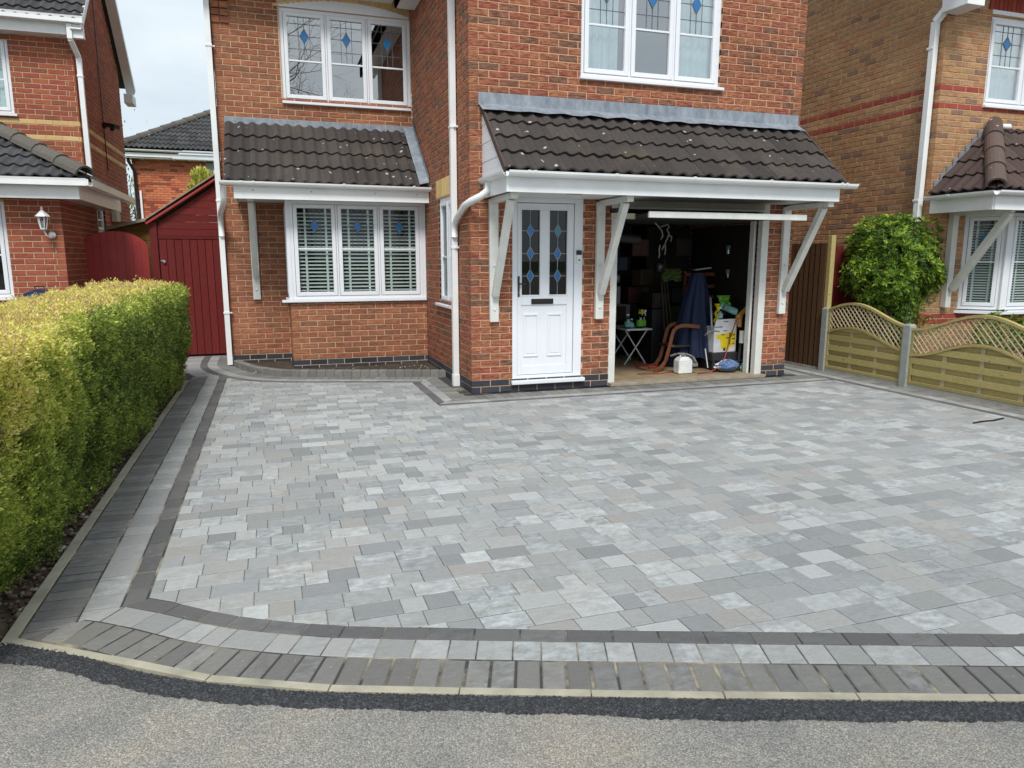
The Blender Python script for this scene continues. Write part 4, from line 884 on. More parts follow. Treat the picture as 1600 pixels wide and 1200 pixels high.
for k in range(31):
    z = k * CO
    if z > 2.3: break
    y_ = 7.80 - (k % 2) * .11
    while y_ < 9.8: brick(gw, FGi, max(y_, 7.79), y_ + BL, z, z + BH, .05, rnd.random()); y_ += BM
gw.build('garage_inner_brickwork', M['brick_front'], H, stuff=True)
q = MB(); q.face([(6.03, 7.79, 0), (6.03, gy, 0), (6.03, gy, 2.4), (6.03, 7.79, 2.4)]); q.build('garage_side', M['mortar'], H)

# ------------------------------------------------------------------ left neighbour
NH = thing('brick_house', 'red brick neighbour house at the left edge, behind the hedge, with grey tiled porch roof', 'house', (-4, 12, 0)); nh = House(NH, None)
NX, NY, PY = -2.685, 13.25, 11.11
NF = Fr((0, NY, 0), (1, 0, 0), (0, -1, 0)); NP = Fr((0, PY, 0), (1, 0, 0), (0, -1, 0)); NS = Fr((NX, 0, 0), (0, 1, 0), (1, 0, 0)); NPs = Fr((-2.575, 0, 0), (0, 1, 0), (1, 0, 0))
NU = (-5.0, -3.55, 3.655, 4.76); NW_ = (-5.2, -3.215, .99, 2.22); NSW = (13.86, 14.50, 1.93, 2.40)
bnd = {47: 'brick_yellow', 44: 'brick_yellow'}
a_ = nh.wall('front_wall', NF, -6.2, NX, 2.325, 4.90, 'brick_nb_left', holes=(NU,), corner1=1, bands=bnd)
a_ = nh.wall('porch_wall', NP, -6.2, -2.575, 0, 2.30, 'brick_nb_left', holes=(NW_,), corner1=1)
a_ = nh.wall('porch_side_wall', NPs, PY, NY, 0, 2.30, 'brick_nb_left', corner0=0)
gab = lambda u, v: v < 4.86 + min(u - 12.95, 17.35 - u) * .92
a_ = nh.wall('side_wall', NS, NY, 17.0, 0, 6.9, 'brick_nb_left', holes=(NSW,), corner0=0, bands=bnd, mask=gab)
bm_ = MB()                                     # the gable backing has to stop at the verge too
nh.finish(300)
for ch in [o for o in NH.children if o.name.startswith('side_wall')]:
    me = ch.data; import bmesh
    b_ = bmesh.new(); b_.from_mesh(me)
    for co, no in (((NX, 12.95, 4.86), (0, -.92, 1)), ((NX, 17.35, 4.86), (0, .92, 1))):
        bmesh.ops.bisect_plane(b_, geom=b_.verts[:] + b_.edges[:] + b_.faces[:], plane_co=co, plane_no=no, clear_outer=True)
    b_.to_mesh(me); b_.free()
q = MB(); q.box(-6.3, -2.70, 12.98, 13.0, 4.79, 4.965); q.box(-6.3, -2.50, 13.0, NY, 4.80, 4.82); fa = q.build('fascia', M['gutter'], NH)
q = MB(); q.box(-2.62, -2.46, 12.93, 13.02, 4.74, 4.93); q.box(-2.62, -2.46, 17.0, 17.4, 4.60, 4.78); q.build('eaves_end_box', M['gutter'], NH, bevel=.004)
for y0, z0, y1, z1 in ((12.88, 4.93, 15.15, 7.02), (17.42, 4.93, 15.15, 7.02)):
    q = MB(); q.bar((-2.47, y0, z0 - .02), (-2.47, y1, z1 - .02), .10, .03, up=(1, 0, 0)); q.bar((-2.55, y0, z0 - .08), (-2.55, y1, z1 - .08), .02, .15, up=(1, 0, 0)); q.build('barge_board', M['gutter'], NH)
TN = Vector((0, 2.27, 2.09)); tiled_roof('main_roof', NH, (-6.3, 12.88, 4.96), X_, TN, 3.84, 1.6, 'tile_grey', tw=.30, gauge=.235, amp=.030)
q = MB(); q.face([(-6.3, 12.9, 4.95), (-2.47, 12.9, 4.95), (-2.47, 15.15, 7.0), (-6.3, 15.15, 7.0)]); q.face([(-6.3, 17.4, 4.95), (-2.47, 17.4, 4.95), (-2.47, 15.15, 7.0), (-6.3, 15.15, 7.0)]); q.build('rear_roof', M['tile_grey'], NH)
gutter(NH, [(-6.3, 12.90, 5.03), (-2.455, 12.90, 5.03)], .06, square=True)
downpipe(NH, [(-2.64, 12.93, 4.93), (-2.64, 12.93, 4.72), (-2.60, 13.17, 4.52), (-2.60, 13.17, 2.60)], .034, True, [(-2.60, 13.17, 4.25, -.05, .07)])
window(NH, NF, *NU, 2, back='curtain', glass='glass')
window(NH, NP, *NW_, 2, back='none', glass='glass')
window(NH, NS, *NSW, 1, back='none', glass='glass', lead=False, set_back=.04)
# porch roof with hip
ex, ey, ez, sl = -2.20, 10.78, 2.50, .55
Lp = NY - ey; Tp = Vector((0, 1, sl)); Lt = Tp.length; width = ex + 6.3
cl = lambda u, s_: min(u, width - s_ / Lt)
tiled_roof('porch_roof', NH, (-6.3, ey, ez), X_, Tp, width, Lt * 2.0, 'tile_grey', tw=.30, gauge=.30, amp=.030, clampf=cl)
cl2 = lambda u, s_: max(u, s_ / Lt)
tiled_roof('porch_side_roof', NH, (ex, ey, ez), (0, 1, 0), Vector((-1, 0, sl)), Lp - .0, Lt * .5, 'tile_grey', tw=.30, gauge=.30, amp=.030, clampf=cl2)
hr = thing_ridge = None
def hip_tiles(root, a, b, n, rad=.11, mat='ridge', seg=7):
    a, b = Vector(a), Vector(b); d = (b - a); par = None
    for i in range(n):
        p = a + d * (i / n) + Vector((0, 0, .012)); q_ = a + d * ((i + 1.08) / n); q = MB(); x = d.cross(Vector((0, 0, 1))).normalized(); z = x.cross(d).normalized()
        k = [(math.cos(math.pi * j / seg), math.sin(math.pi * j / seg)) for j in range(seg + 1)]
        r0, r1 = rad * 1.06, rad
        A = [p + x * c * r0 + z * (s_ * r0 - .03) for c, s_ in k]; B = [q_ + x * c * r1 + z * (s_ * r1 - .035) for c, s_ in k]; C = [p + x * c * r0 * .8 + z * (s_ * r0 * .8 - .03) for c, s_ in k]
        for j in range(seg): q.face([A[j], A[j + 1], B[j + 1], B[j]]); q.face([A[j], A[j + 1], C[j + 1], C[j]])
        q.build('hip_tile', M[mat], root, smooth=False)
hip_tiles(NH, (ex + .02, ey - .02, ez + .06), (ex - 2.45, ey + 2.45, ez + 2.45 * sl + .06), 8, .12)
stepped_flashing(NH, NF, (-4.4, ez + (ex + 4.4) * sl + .03), (-2.72, ez + (ex + 2.72) * sl + .03), 11, h=.16)
gutter(NH, [(-6.3, ey - .04, ez + .0), (ex + .04, ey - .04, ez + .0), (ex + .04, 13.85, ez + .0)], .06, square=True)
q = MB(); q.box(-6.3, ex - .10, ey + .03, ey + .05, ez - .25, ez - .07); q.box(ex - .10, ex - .08, ey + .03, 13.6, ez - .25, ez - .07); q.box(-6.3, ex - .10, ey + .05, PY, ez - .235, ez - .22); q.box(-2.66, ex - .10, PY, 13.6, ez - .235, ez - .22); q.build('porch_fascia', M['gutter'], NH)
# lantern
lt = thing('wall_lantern', 'white coach lantern fixed to the left neighbour porch wall beside its window', 'wall lamp', (-2.755, 11.1, 1.9))
q = MB(); q.lathe((-2.70, 11.09, 1.80), [(0, .03), (.03, .028), (.045, 0)], 14, axis=(0, -1, 0)); q.tube([(-2.70, 11.06, 1.80), (-2.705, 11.0, 1.76), (-2.74, 10.96, 1.80), (-2.755, 10.95, 1.86)], .013, 8); q.build('arm', M['gutter'], lt, smooth=True)
c0 = Vector((-2.755, 10.95, 1.87)); q = MB(); q.lathe(c0, [(.0, -.012), (.028, -.01), (.036, 0), (.036, .01), (0, .01)], 6); q.build('base', M['gutter'], lt)
q = MB()
for k in range(6): a = k * math.pi / 3; q.bar(c0 + Vector((.033 * math.cos(a), .033 * math.sin(a), .005)), c0 + Vector((.062 * math.cos(a), .062 * math.sin(a), .165)), .008, .008)
q.build('cage', M['gutter'], lt, stuff=False)
q = MB(); q.lathe(c0, [(.030, .006), (.058, .163)], 6); q.build('glass_pane', M['glass'], lt)
q = MB(); q.lathe(c0, [(.088, .160), (.080, .175), (.050, .205), (.022, .235), (.012, .242), (.012, .252), (.018, .262), (.008, .285), (0, .29)], 6); q.build('roof', M['gutter'], lt)
q = MB(); q.lathe(c0, [(0, .01), (.012, .02), (.014, .09), (.006, .10), (0, .10)], 8); q.build('bulb', M['curtain'], lt)
# bits on the side wall
q = MB(); q.box(NX + .008, NX + .06, 14.93, 15.03, 3.77, 3.87); fl = q.build('floodlight', M['black'], NH); q = MB(); q.bar((NX + .05, 14.98, 3.84), (NX + .24, 14.90, 3.80), .16, .07); q.lathe((NX + .16, 14.9, 3.74), [(0, -.02), (.04, 0), (.03, .04)], 8); q.build('lamp_head', M['black'], fl)
q = MB(); q.tube([(NX + .012, 15.05, 6.0), (NX + .012, 15.0, 3.86)], .008, 5); q.tube([(NX + .012, 15.0, 3.76), (NX + .012, 15.03, 3.05)], .008, 5); q.build('cable', M['black'], NH)
q = MB(); q.box(NX + .005, NX + .09, 15.0, 15.35, 2.15, 2.47); q.build('meter_box', M['beige'], NH, bevel=.004); q = MB(); q.tube([(NX + .05, 15.2, 2.15), (NX + .05, 15.2, .3)], .03, 8); q.build('waste_pipe', M['black'], NH); q = MB(); q.tube([(NX + .02, 16.1, 1.9), (NX + .02, 16.1, 2.1), (NX + .08, 16.1, 2.15), (NX + .25, 16.1, 2.15)], .03, 8); q.build('boiler_flue', M['black'], NH)

# ------------------------------------------------------------------ right neighbour
RH = thing('brick_house', 'buff brick neighbour house on the right with two red brick bands', 'house', (10, 10, 0)); rh = House(RH, None)
RX_, RY_ = 8.44, 7.65; RF = Fr((0, RY_, 0), (1, 0, 0), (0, -1, 0)); RS = Fr((RX_, 0, 0), (0, -1, 0), (-1, 0, 0))
RU = (9.215, 10.6, 3.53, 4.66); rb = {49: 'brick_red', 46: 'brick_red', 9: 'brick_red', 8: 'brick_red'}
a_ = rh.wall('front_wall', RF, RX_, 11.6, 0, 5.2, 'brick_buff', holes=(RU, (9.12, 11.2, .78, 2.15), (9.14, 10.7, 4.72, 5.1)), corner0=0, bands=rb)
b_ = rh.wall('side_wall', RS, -12.6, -RY_, 0, 5.9, 'brick_buff', corner1=1, bands=rb)
rh.soldier(RF, 9.16, 10.7, 4.72, 5.08, 'brick_red', a_)
rh.finish(300, hide=lambda c: c.z < 1.6 or c.y > 10.4)
window(RH, RF, *RU, 2, back='curtain', glass='glass_up', sill_ext=(.02, .04))
q = MB(); q.box(9.2, 10.65, RY_ - .01, RY_ + .03, 4.67, 4.72); q.build('window_head', M['upvc'], RH)
q = MB(); q.box(8.30, 8.58, 7.25, 7.62, 4.58, 4.80); q.box(8.58, 11.6, 7.25, 7.27, 4.92, 5.1); q.build('eaves_box', M['gutter'], RH, bevel=.004)
q = MB(); q.face([(8.1, 7.15, 5.0), (11.6, 7.15, 5.0), (11.6, 10.2, 7.2), (8.1, 10.2, 7.2)]); q.face([(8.1, 13.2, 5.0), (11.6, 13.2, 5.0), (11.6, 10.2, 7.2), (8.1, 10.2, 7.2)]); q.build('main_roof', M['tile_red'], RH)
downpipe(RH, [(8.66, 7.55, 4.88), (8.47, 7.58, 4.78), (8.375, 7.76, 4.52), (8.375, 7.78, .02)], .038, True, [(8.375, 7.78, z, .05, .02) for z in (4.20, 2.27)])
# its tiled canopy with hip
hx, hy, hz, hs_ = 8.42, 6.70, 2.33, .95
T_ = Vector((0, 1, hs_)); LT = T_.length; H_ = RY_ - hy
cl = lambda u, s_: max(u, s_ / LT)
tiled_roof('canopy_roof', RH, (hx, hy, hz), X_, T_, 3.1, H_ * LT, 'tile_red', tw=.30, gauge=.30, clampf=cl)
cl = lambda u, s_: min(u, H_ - s_ / LT)
tiled_roof('canopy_side_roof', RH, (hx, RY_, hz), (0, -1, 0), Vector((1, 0, hs_)), H_, H_ * LT, 'tile_red', tw=.30, gauge=.30, clampf=cl)
hip_tiles(RH, (hx + .0, hy + .0, hz + .04), (hx + H_ + .06, RY_ - .0, hz + H_ * hs_ + .08), 4, .110, 'ridge_red', 9)
stepped_flashing(RH, RF, (8.47, hz + .06), (9.36, hz + .92), 9, h=.10, low=.09)
q = MB(); q.box(9.38, 11.6, RY_ - .012, RY_ - .002, 3.12, 3.25); q.box(9.38, 11.6, RY_ - .12, RY_ - .010, 3.04, 3.11); q.build('wall_flashing', M['lead'], RH)
gutter(RH, [(hx - .03, RY_ - .01, hz - .02), (hx - .03, hy - .04, hz - .02), (11.5, hy - .04, hz - .02)], .055, clips=[((hx - .03, 7.3, hz - .016), (0, 1, 0)), ((8.95, hy - .04, hz - .016), X_)])
q = MB(); q.box(hx + .03, hx + .05, hy + .05, RY_, hz - .24, hz - .05); q.box(hx + .05, 11.5, hy + .03, hy + .05, hz - .24, hz - .05); q.box(hx + .05, 11.5, hy + .05, RY_, hz - .20, hz - .18); q.build('fascia', M['gutter'], RH)
q = MB(); q.box(8.80, 8.895, RY_ - .09, RY_ - .003, .83, 2.12); o = q.build('gallows_bracket', M['paint'], RH, bevel=.005); q = MB(); q.bar((8.85, RY_ - .12, 1.08), (8.85, hy + .12, 2.06), .075, .09, up=(0, 1, 0)); q.build('bracket_brace', M['paint'], o, bevel=.005); q = MB(); q.box(8.81, 8.89, hy + .08, RY_ - .09, 2.065, 2.125); q.build('bracket_arm', M['paint'], o, bevel=.005)
# angled bay window
bx, by = 9.46, 7.27
d_ = Vector((bx - 9.12, by - RY_, 0)); RB1 = Fr((9.12, RY_, 0), d_, (d_.y, -d_.x, 0)); RB2 = Fr((bx, by, 0), X_, (0, -1, 0))
if RB1.N.y > 0: RB1.N = -RB1.N
window(RH, RB1, 0, d_.length - .03, .80, 2.10, 1, back='blind', slats=30, set_back=0., sill=False, barv=.5)
window(RH, RB2, .05, 1.7, .80, 2.10, 2, back='blind', slats=30, set_back=0., sill=False, barv=.5, lead=False)
q = MB(); q.bar((bx + .01, by + .03, .80), (bx + .01, by + .03, 2.12), .08, .08, up=(0, 1, 0)); q.build('bay_post', M['upvc'], RH, bevel=.01)
q = MB()
for k, (p0, p1) in enumerate((((9.07, RY_ - .0), (bx - .02, by - .07)), ((bx - .02, by - .07), (11.3, by - .07)))):
    q.hexa([(p0[0], p0[1], .745), (p1[0], p1[1], .745), (p1[0] + .1, p1[1] + .2, .745), (p0[0] + .15, p0[1] + .1, .745), (p0[0], p0[1], .78), (p1[0], p1[1], .78), (p1[0] + .1, p1[1] + .2, .795), (p0[0] + .15, p0[1] + .1, .795)])
q.build('bay_sill', M['upvc'], RH)
bw = MB(); f1 = Fr((9.14, RY_ - .0, 0), d_, RB1.N); f2 = Fr((bx, by + .02, 0), X_, (0, -1, 0))
for F_, L_ in ((f1, d_.length), (f2, 1.8)):
    bw.fbox(F_, 0, L_, 0, .74, -.15, -.006, m=1)
    for k in range(10):
        u = -(k % 2) * .11
        while u < L_ - .02: brick(bw, F_, max(u, 0), min(u + BL, L_), k * CO, k * CO + BH - (.01 if k == 9 else 0), .03, rnd.random(), 2 if k >= 8 else 0); u += BM
bw.build('bay_base', [M['brick_buff'], M['mortar'], M['brick_red']], RH, stuff=True)
q = MB(); q.lathe((9.44, RY_ - .01, 3.26), [(0, .0), (.04, .0), (.04, .05), (.025, .06), (0, .06)], 12, axis=(0, -1, 0)); sl_ = q.build('sensor_light', M['gutter'], RH, smooth=True); q = MB(); q.lathe((9.47, RY_ - .09, 3.25), [(0, 0), (.035, 0), (.038, .12), (.02, .14), (0, .14)], 12, axis=(1, -.2, 0)); q.build('light_head', M['gutter'], sl_, smooth=True)

# ------------------------------------------------------------------ house far behind
DH = thing('brick_house', 'distant orange brick house with hipped grey tile roof seen between the two nearer houses', 'house', (0, 29, 0)); FD = Fr((0, 27, 0), (1, 0, 0), (0, -1, 0))
q = MB(); q.box(-4.09, 5, 27.02, 34, 0, 4.75); wd = q.build('wall', M['mortar'], DH); fb = MB()
for k in range(22, 64):
    u = -4.09 - (k % 2) * .11; z = k * CO
    if z > 4.68: break
    while u < 0.4:
        mk = 1 if k in (41, 44) else 0
        brick(fb, FD, max(u, -4.09), u + BL, z, z + BH, .012, rnd.random(), mk); u += BM
fb.build('brickwork', [M['brick_far'], M['brick_red']], DH, stuff=True)
q = MB(); q.box(-4.45, 5.2, 26.62, 26.65, 4.74, 4.86); q.box(-4.45, 5.2, 26.65, 27, 4.70, 4.72); q.build('fascia', M['gutter'], DH)
for i in range(8): q = MB(); q.lathe((-3.75 + i * .47, 26.80, 4.66), [(0, 0), (.05, .02), (.04, .06), (0, .06)], 8); q.build('eaves_bracket', M['soffit'], DH)
gutter(DH, [(-4.5, 26.57, 4.96), (5.2, 26.57, 4.94)], .06, ends=False)
ds = .60; TD = Vector((0, 1, ds)); LTD = TD.length; cl = lambda u, s_: max(u, s_ / LTD)
tiled_roof('roof', DH, (-4.5, 26.5, 4.98), X_, TD, 9.7, 3.9 * LTD, 'tile_grey', tw=.30, gauge=.34, amp=.05, clampf=cl, pieces=False)
hip_tiles(DH, (-4.5, 26.5, 5.02), (-.6, 30.4, 4.98 + 3.9 * ds + .06), 12, .13)
q = MB(); q.face([(-4.5, 26.5, 4.97), (-.6, 30.4, 4.97 + 3.9 * ds), (-4.5, 34.3, 4.97)]); q.build('hip_end', M['tile_grey'], DH)
q = MB(); q.box(-1.86, .2, 26.90, 27.02, 2.0, 4.66); cp = q.build('grey_cladding', M['concrete_post'], DH); window(DH, Fr((0, 26.9, 0), X_, (0, -1, 0)), -1.62, -.5, 3.0, 4.42, 2, back='none', lead=False, sill=False, set_back=-.05)
downpipe(DH, [(-4.15, 26.75, 4.86), (-4.15, 26.75, 4.6), (-4.02, 26.93, 4.3), (-4.02, 26.93, .1)], .05, False, mat='black'); q = MB(); q.box(-3.93, -3.87, 26.93, 26.97, 1.2, 3.7); q.build('white_pipe', M['gutter'], DH)

# ------------------------------------------------------------------ red outbuilding with double doors, arched gate, tan shed
RD = thing('wooden_lean_to', 'dark red timber lean-to with tall boarded doors against the left side of the house', 'outbuilding', (-1.1, 12.05, 0)); FR = Fr((0, 12.05, 0), X_, (0, -1, 0))
n = 9; x0, x1 = -1.56, -.60
for i in range(n): q = MB(); a = x0 + (x1 - x0) * i / n; q.fbox(FR, a + .003, a + (x1 - x0) / n - .003, .03, 1.785, -.03, .0 + .003 * (i % 2)); q.build('door_board', M['redwood'], RD, bevel=.003)
q = MB(); q.fbox(FR, x0, x1, 1.79, 1.825, -.05, .012); q.build('door_head', M['redwood'], RD); q = MB(); q.fbox(FR, x0 - .11, x0 - .006, 0, 2.03, -.07, .03); q.build('post', M['redwood'], RD, bevel=.006)
q = MB(); q.fbox(FR, -1.545, -1.50, 1.455, 1.475, .005, .02); q.lathe(FR.pt(-1.50, 1.45, .01), [(0, .03), (.02, .025), (.022, 0)], 10, axis=(0, -1, 0)); q.build('latch', M['lead'], RD)
rz = lambda x: 2.00 + (x + 1.68) * .685
for k in range(9):
    z0 = 1.83 + k * .105; z1 = z0 + .10; xa = max(x0, -1.68 + (z0 - 1.93) / .685)
    if xa > -.64: break
    xb = max(x0, -1.68 + (z1 - 1.93) / .685); q = MB(); q.prism(FR, [(xa, z0), (x1, z0), (x1, z1), (min(xb, x1), z1)], -.02, .0 + .004 * (k % 2)); q.build('weatherboard', M['redwood'], RD)
q = MB(); q.bar((-1.70, 12.02, 2.0), (-.60, 12.02, rz(-.60)), .03, .13, up=(0, 1, 0)); q.build('barge_board', M['redpaint'], RD, bevel=.004)
q = MB(); q.hexa([(-1.72, 12.0, 2.05), (-.58, 12.0, rz(-.58) + .07), (-.58, 15.5, rz(-.58) + .07), (-1.72, 15.5, 2.05), (-1.72, 12.0, 2.075), (-.58, 12.0, rz(-.58) + .095), (-.58, 15.5, rz(-.58) + .095), (-1.72, 15.5, 2.075)]); q.build('roof', M['felt'], RD)
q = MB(); q.box(-1.66, -1.63, 12.1, 15.4, 0, 2.0); q.build('side_boarding', M['redwood'], RD); q = MB(); q.box(x0, x1, 12.1, 12.12, 0, 2.0); q.build('inside_shade_sheet', M['room'], RD)  # near-black sheet behind the boards in place of the unlit inside
GT = thing('arched_gate', 'dark red round-topped boarded gate between the two houses beyond the hedge', 'gate', (-2.2, 12.3, 0)); FG = Fr((0, 12.3, 0), X_, (0, -1, 0)); n = 8; x0, x1 = -2.60, -1.74
arc = lambda x: 1.60 + .30 * math.sqrt(max(0, 1 - ((x + 2.19) / .47) ** 2))
for i in range(n): q = MB(); a = x0 + (x1 - x0) * i / n; b = a + (x1 - x0) / n; q.prism(FG, [(a + .002, .05), (b - .002, .05)] + [(b - .002 - (b - a) * t_, arc(b - (b - a) * t_)) for t_ in (0, .33, .66, .98)], -.02, .0 + .002 * (i % 2)); q.build('gate_board', M['redpaint'], GT)
q = MB(); q.fbox(FG, -2.66, -2.605, 0, 1.66, -.05, .02); q.build('gate_post', M['redwood'], GT)
TS = thing('garden_shed', 'small tan timber shed with felt roof behind the red arched gate', 'shed', (-2.1, 14, 0)); q = MB(); q.box(-2.40, -1.78, 13.5, 13.52, 0, 2.06); q.box(-1.80, -1.78, 13.52, 15.2, 0, 2.1)
for k in range(14): q.box(-2.41, -1.78, 13.47 + .004 * (k % 2), 13.499, .15 * k, .15 * k + .142)
q.build('wall_boarding', M['tanwood'], TS, stuff=True); q = MB(); q.hexa([(-2.50, 13.3, 1.94), (-1.70, 13.3, 2.15), (-1.70, 15.3, 2.15), (-2.50, 15.3, 1.94), (-2.50, 13.3, 1.985), (-1.70, 13.3, 2.20), (-1.70, 15.3, 2.20), (-2.50, 15.3, 1.985)]); q.build('roof', M['felt'], TS)

# ------------------------------------------------------------------ fences on the right
LX = 7.055; FN = Fr((LX, 0, 0), (0, -1, 0), (-1, 0, 0))     # u = -Y, d towards the driveway
FE = thing('trellis_fence', 'low light timber fence with wavy lattice top between concrete posts', 'fence', (7.05, 6.5, 0))
for y_, h in ((7.84, .845), (6.50, .735), (4.60, .735), (2.72, .735)):
    q = MB(); q.box(LX - .045, LX + .055, y_ - .05, y_ + .05, -.05, h - .015); q.v[4:] = q.v[4:]; q.hexa([(LX - .045, y_ - .05, h - .015), (LX + .055, y_ - .05, h - .015), (LX + .055, y_ + .05, h - .015), (LX - .045, y_ + .05, h - .015), (LX - .03, y_ - .035, h + .008), (LX + .04, y_ - .035, h + .008), (LX + .04, y_ + .035, h + .008), (LX - .03, y_ + .035, h + .008)], skip=(0,)); q.build('concrete_post', M['concrete_post'], FE, bevel=.006)
def panel(y0, y1, hump_c, W, topz0, amp, lowz0, lamp):
    """y0 far end, y1 near end; wave centred at hump_c"""
    u0, u1 = -y0, -y1; wv = lambda u: .5 + .5 * math.cos(min(1, abs(u + hump_c) / (W / 2)) * math.pi)
    top = lambda u: topz0 + amp * wv(u); low = lambda u: lowz0 + lamp * wv(u)
    q = MB(); q.fbox(FN, u0, u0 + .035, .05, top(u0) - .01, -.02, .02); q.fbox(FN, u1 - .035, u1, .05, top(u1) - .01, -.02, .02); q.fbox(FN, u0, u1, .045, .085, -.018, .022); fr = q.build('panel_frame', M['pine'], FE, bevel=.003)
    for nm, fn, t_ in (('curved_top_rail', top, .030), ('curved_mid_rail', low, .026)):
        q = MB(); n = 26; pts = [u0 + .002 + (u1 - u0 - .004) * i / n for i in range(n + 1)]
        for a, b in zip(pts, pts[1:]): P = FN.pt; z0, z1 = fn(a), fn(b); q.hexa([P(a, z0 - t_, .026), P(b, z1 - t_, .026), P(b, z1 - t_, -.024), P(a, z0 - t_, -.024), P(a, z0, .026), P(b, z1, .026), P(b, z1, -.024), P(a, z0, -.024)], skip=(3, 5) if False else ())
        q.build(nm, M['pine'], fr)
    hh = .072; z = .088; k = 0
    while z < lowz0 + lamp:
        z1 = z + hh; front = k % 2 == 1; n = 14; pts = [u0 + .036 + (u1 - u0 - .072) * i / n for i in range(n + 1)]; q = MB(); dz = (.004, .018) if front else (-.024, -.012)
        for a, b in zip(pts, pts[1:]):
            la_, lb_ = low(a) - .027, low(b) - .027
            if la_ <= z + .003 and lb_ <= z + .003: continue
            ta, tb = min(z1, max(la_, z + .001)), min(z1, max(lb_, z + .001)); q.prism(FN, [(a, z), (b, z), (b, tb), (a, ta)], *dz)
        if q.f: q.build('slat', M['pine'], fr)
        z = z1 - .004 if True else z; k += 1
    for i in range(1, 4 if y0 - y1 > 1.5 else 3):
        a = u0 + (u1 - u0) * i / (4 if y0 - y1 > 1.5 else 3); q = MB(); q.fbox(FN, a - .024, a + .024, .086, low(a) - .03, -.011, .003); q.build('upright_batten', M['pine_lath'], fr)
    # diagonal lattice
    sp = .062
    for sgn in (1, -1):
        q = MB(); c = -3.
        us = np.linspace(u0 + .034, u1 - .034, 90)
        for k in range(-70, 70):
            c = k * sp * 1.2; seg = [u for u in us if low(u) + .002 < sgn * (u - (u0 + u1) / 2) * 1.05 + c + .6 < top(u) - .031]
            if len(seg) < 3: continue
            a, b = seg[0], seg[-1]; f_ = lambda u: sgn * (u - (u0 + u1) / 2) * 1.05 + c + .6; d = .010 if sgn < 0 else .001
            q = MB(); q.bar(FN.pt(a - .004, f_(a - .004), d), FN.pt(b + .004, f_(b + .004), d), .007, .016, up=(1, 0, 0)); q.build('lattice_lath', M['pine_lath'], fr)
panel(7.79, 6.55, 7.36, 1.85, .715, .225, .425, .205); panel(6.45, 4.65, 5.56, 1.80, .700, .215, .400, .205); panel(4.55, 2.77, 3.66, 1.78, .700, .215, .400, .205)
for y0, y1 in ((7.79, 6.55), (6.45, 4.65), (4.55, 2.77)): q = MB(); q.fbox(FN, -y0, -y1, -.01, .043, -.02, .02); q.build('gravel_board', M['concrete_post'], FE, bevel=.004)
q = MB(); q.box(7.02, 7.05, 2.7, 7.75, -.03, .006); q.build('timber_offcut', M['felt'], FE)
BF = thing('board_fence', 'tall dark brown close-boarded fence running back beside the house from the lattice fence', 'fence', (7.06, 8.7, 0)); y_ = 7.93; i = 0
while y_ < 10.6:
    q = MB(); P = lambda x, yy, z: (x, yy, z); q.hexa([(7.045, y_, .03), (7.045, y_ + .112, .03), (7.058, y_ + .112, .03), (7.066, y_, .03), (7.045, y_, 1.70), (7.045, y_ + .112, 1.70), (7.058, y_ + .112, 1.70), (7.066, y_, 1.70)]); q.build('fence_board', M['brownwood'], BF); y_ += .098; i += 1
q = MB(); q.box(7.05, 7.12, 7.845, 7.915, -.02, 1.80); q.build('fence_post', M['pine'], BF, bevel=.004); q = MB(); q.box(7.03, 7.08, 7.93, 10.6, -.02, .03); q.build('gravel_board', M['concrete_post'], BF)
RG = thing('red_gate', 'dark red boarded gate in shade behind the round green bush', 'gate', (7.8, 8.6, 0)); FQ = Fr((7.13, 8.3, 0), X_, (0, -1, 0))
for i in range(10): q = MB(); q.fbox(FQ, i * .13 + .003, i * .13 + .127, .02, 1.66, -.02, .0); q.build('gate_board', M['redwood'], RG)

# ------------------------------------------------------------------ plants
def leaf_mat(name, stops, rough=.55, tr=.25):
    t = NT(name); a = t.n('ShaderNodeAttribute', attribute_name='rnd'); col = t.ramp(a.outputs['Fac'], stops); n1 = t.noise(t.pos(), 40, 3)
    col = t.mix(.5, col, t.ramp(n1, [(.3, (.7, .7, .7)), (.7, (1.3, 1.3, 1.3))]), 'MULTIPLY'); t.set(col, rough, Specular_IOR_Level=.35)
    tl = t.n('ShaderNodeBsdfTranslucent'); t.l(col, tl.inputs[0]); mx_ = t.n('ShaderNodeMixShader'); mx_.inputs[0].default_value = tr; t.l(t.b.outputs[0], mx_.inputs[1]); t.l(tl.outputs[0], mx_.inputs[2]); t.l(mx_.outputs[0], t.o.inputs[0]); return t.m
M['hedge'] = leaf_mat('hedge_leaf', [(0, (.07, .10, .025)), (.28, (.26, .35, .06)), (.52, (.48, .54, .09)), (.72, (.86, .80, .20)), (.92, (.88, .72, .30)), (1, (.55, .38, .20))], .55, .35)
M['bush'] = leaf_mat('bush_leaf', [(0, (.035, .07, .015)), (.35, (.12, .22, .03)), (.7, (.27, .42, .045)), (1, (.48, .58, .08))], .5, .35)
M['twig'] = plain('twig', (.16, .12, .08), .9, .3, 20)
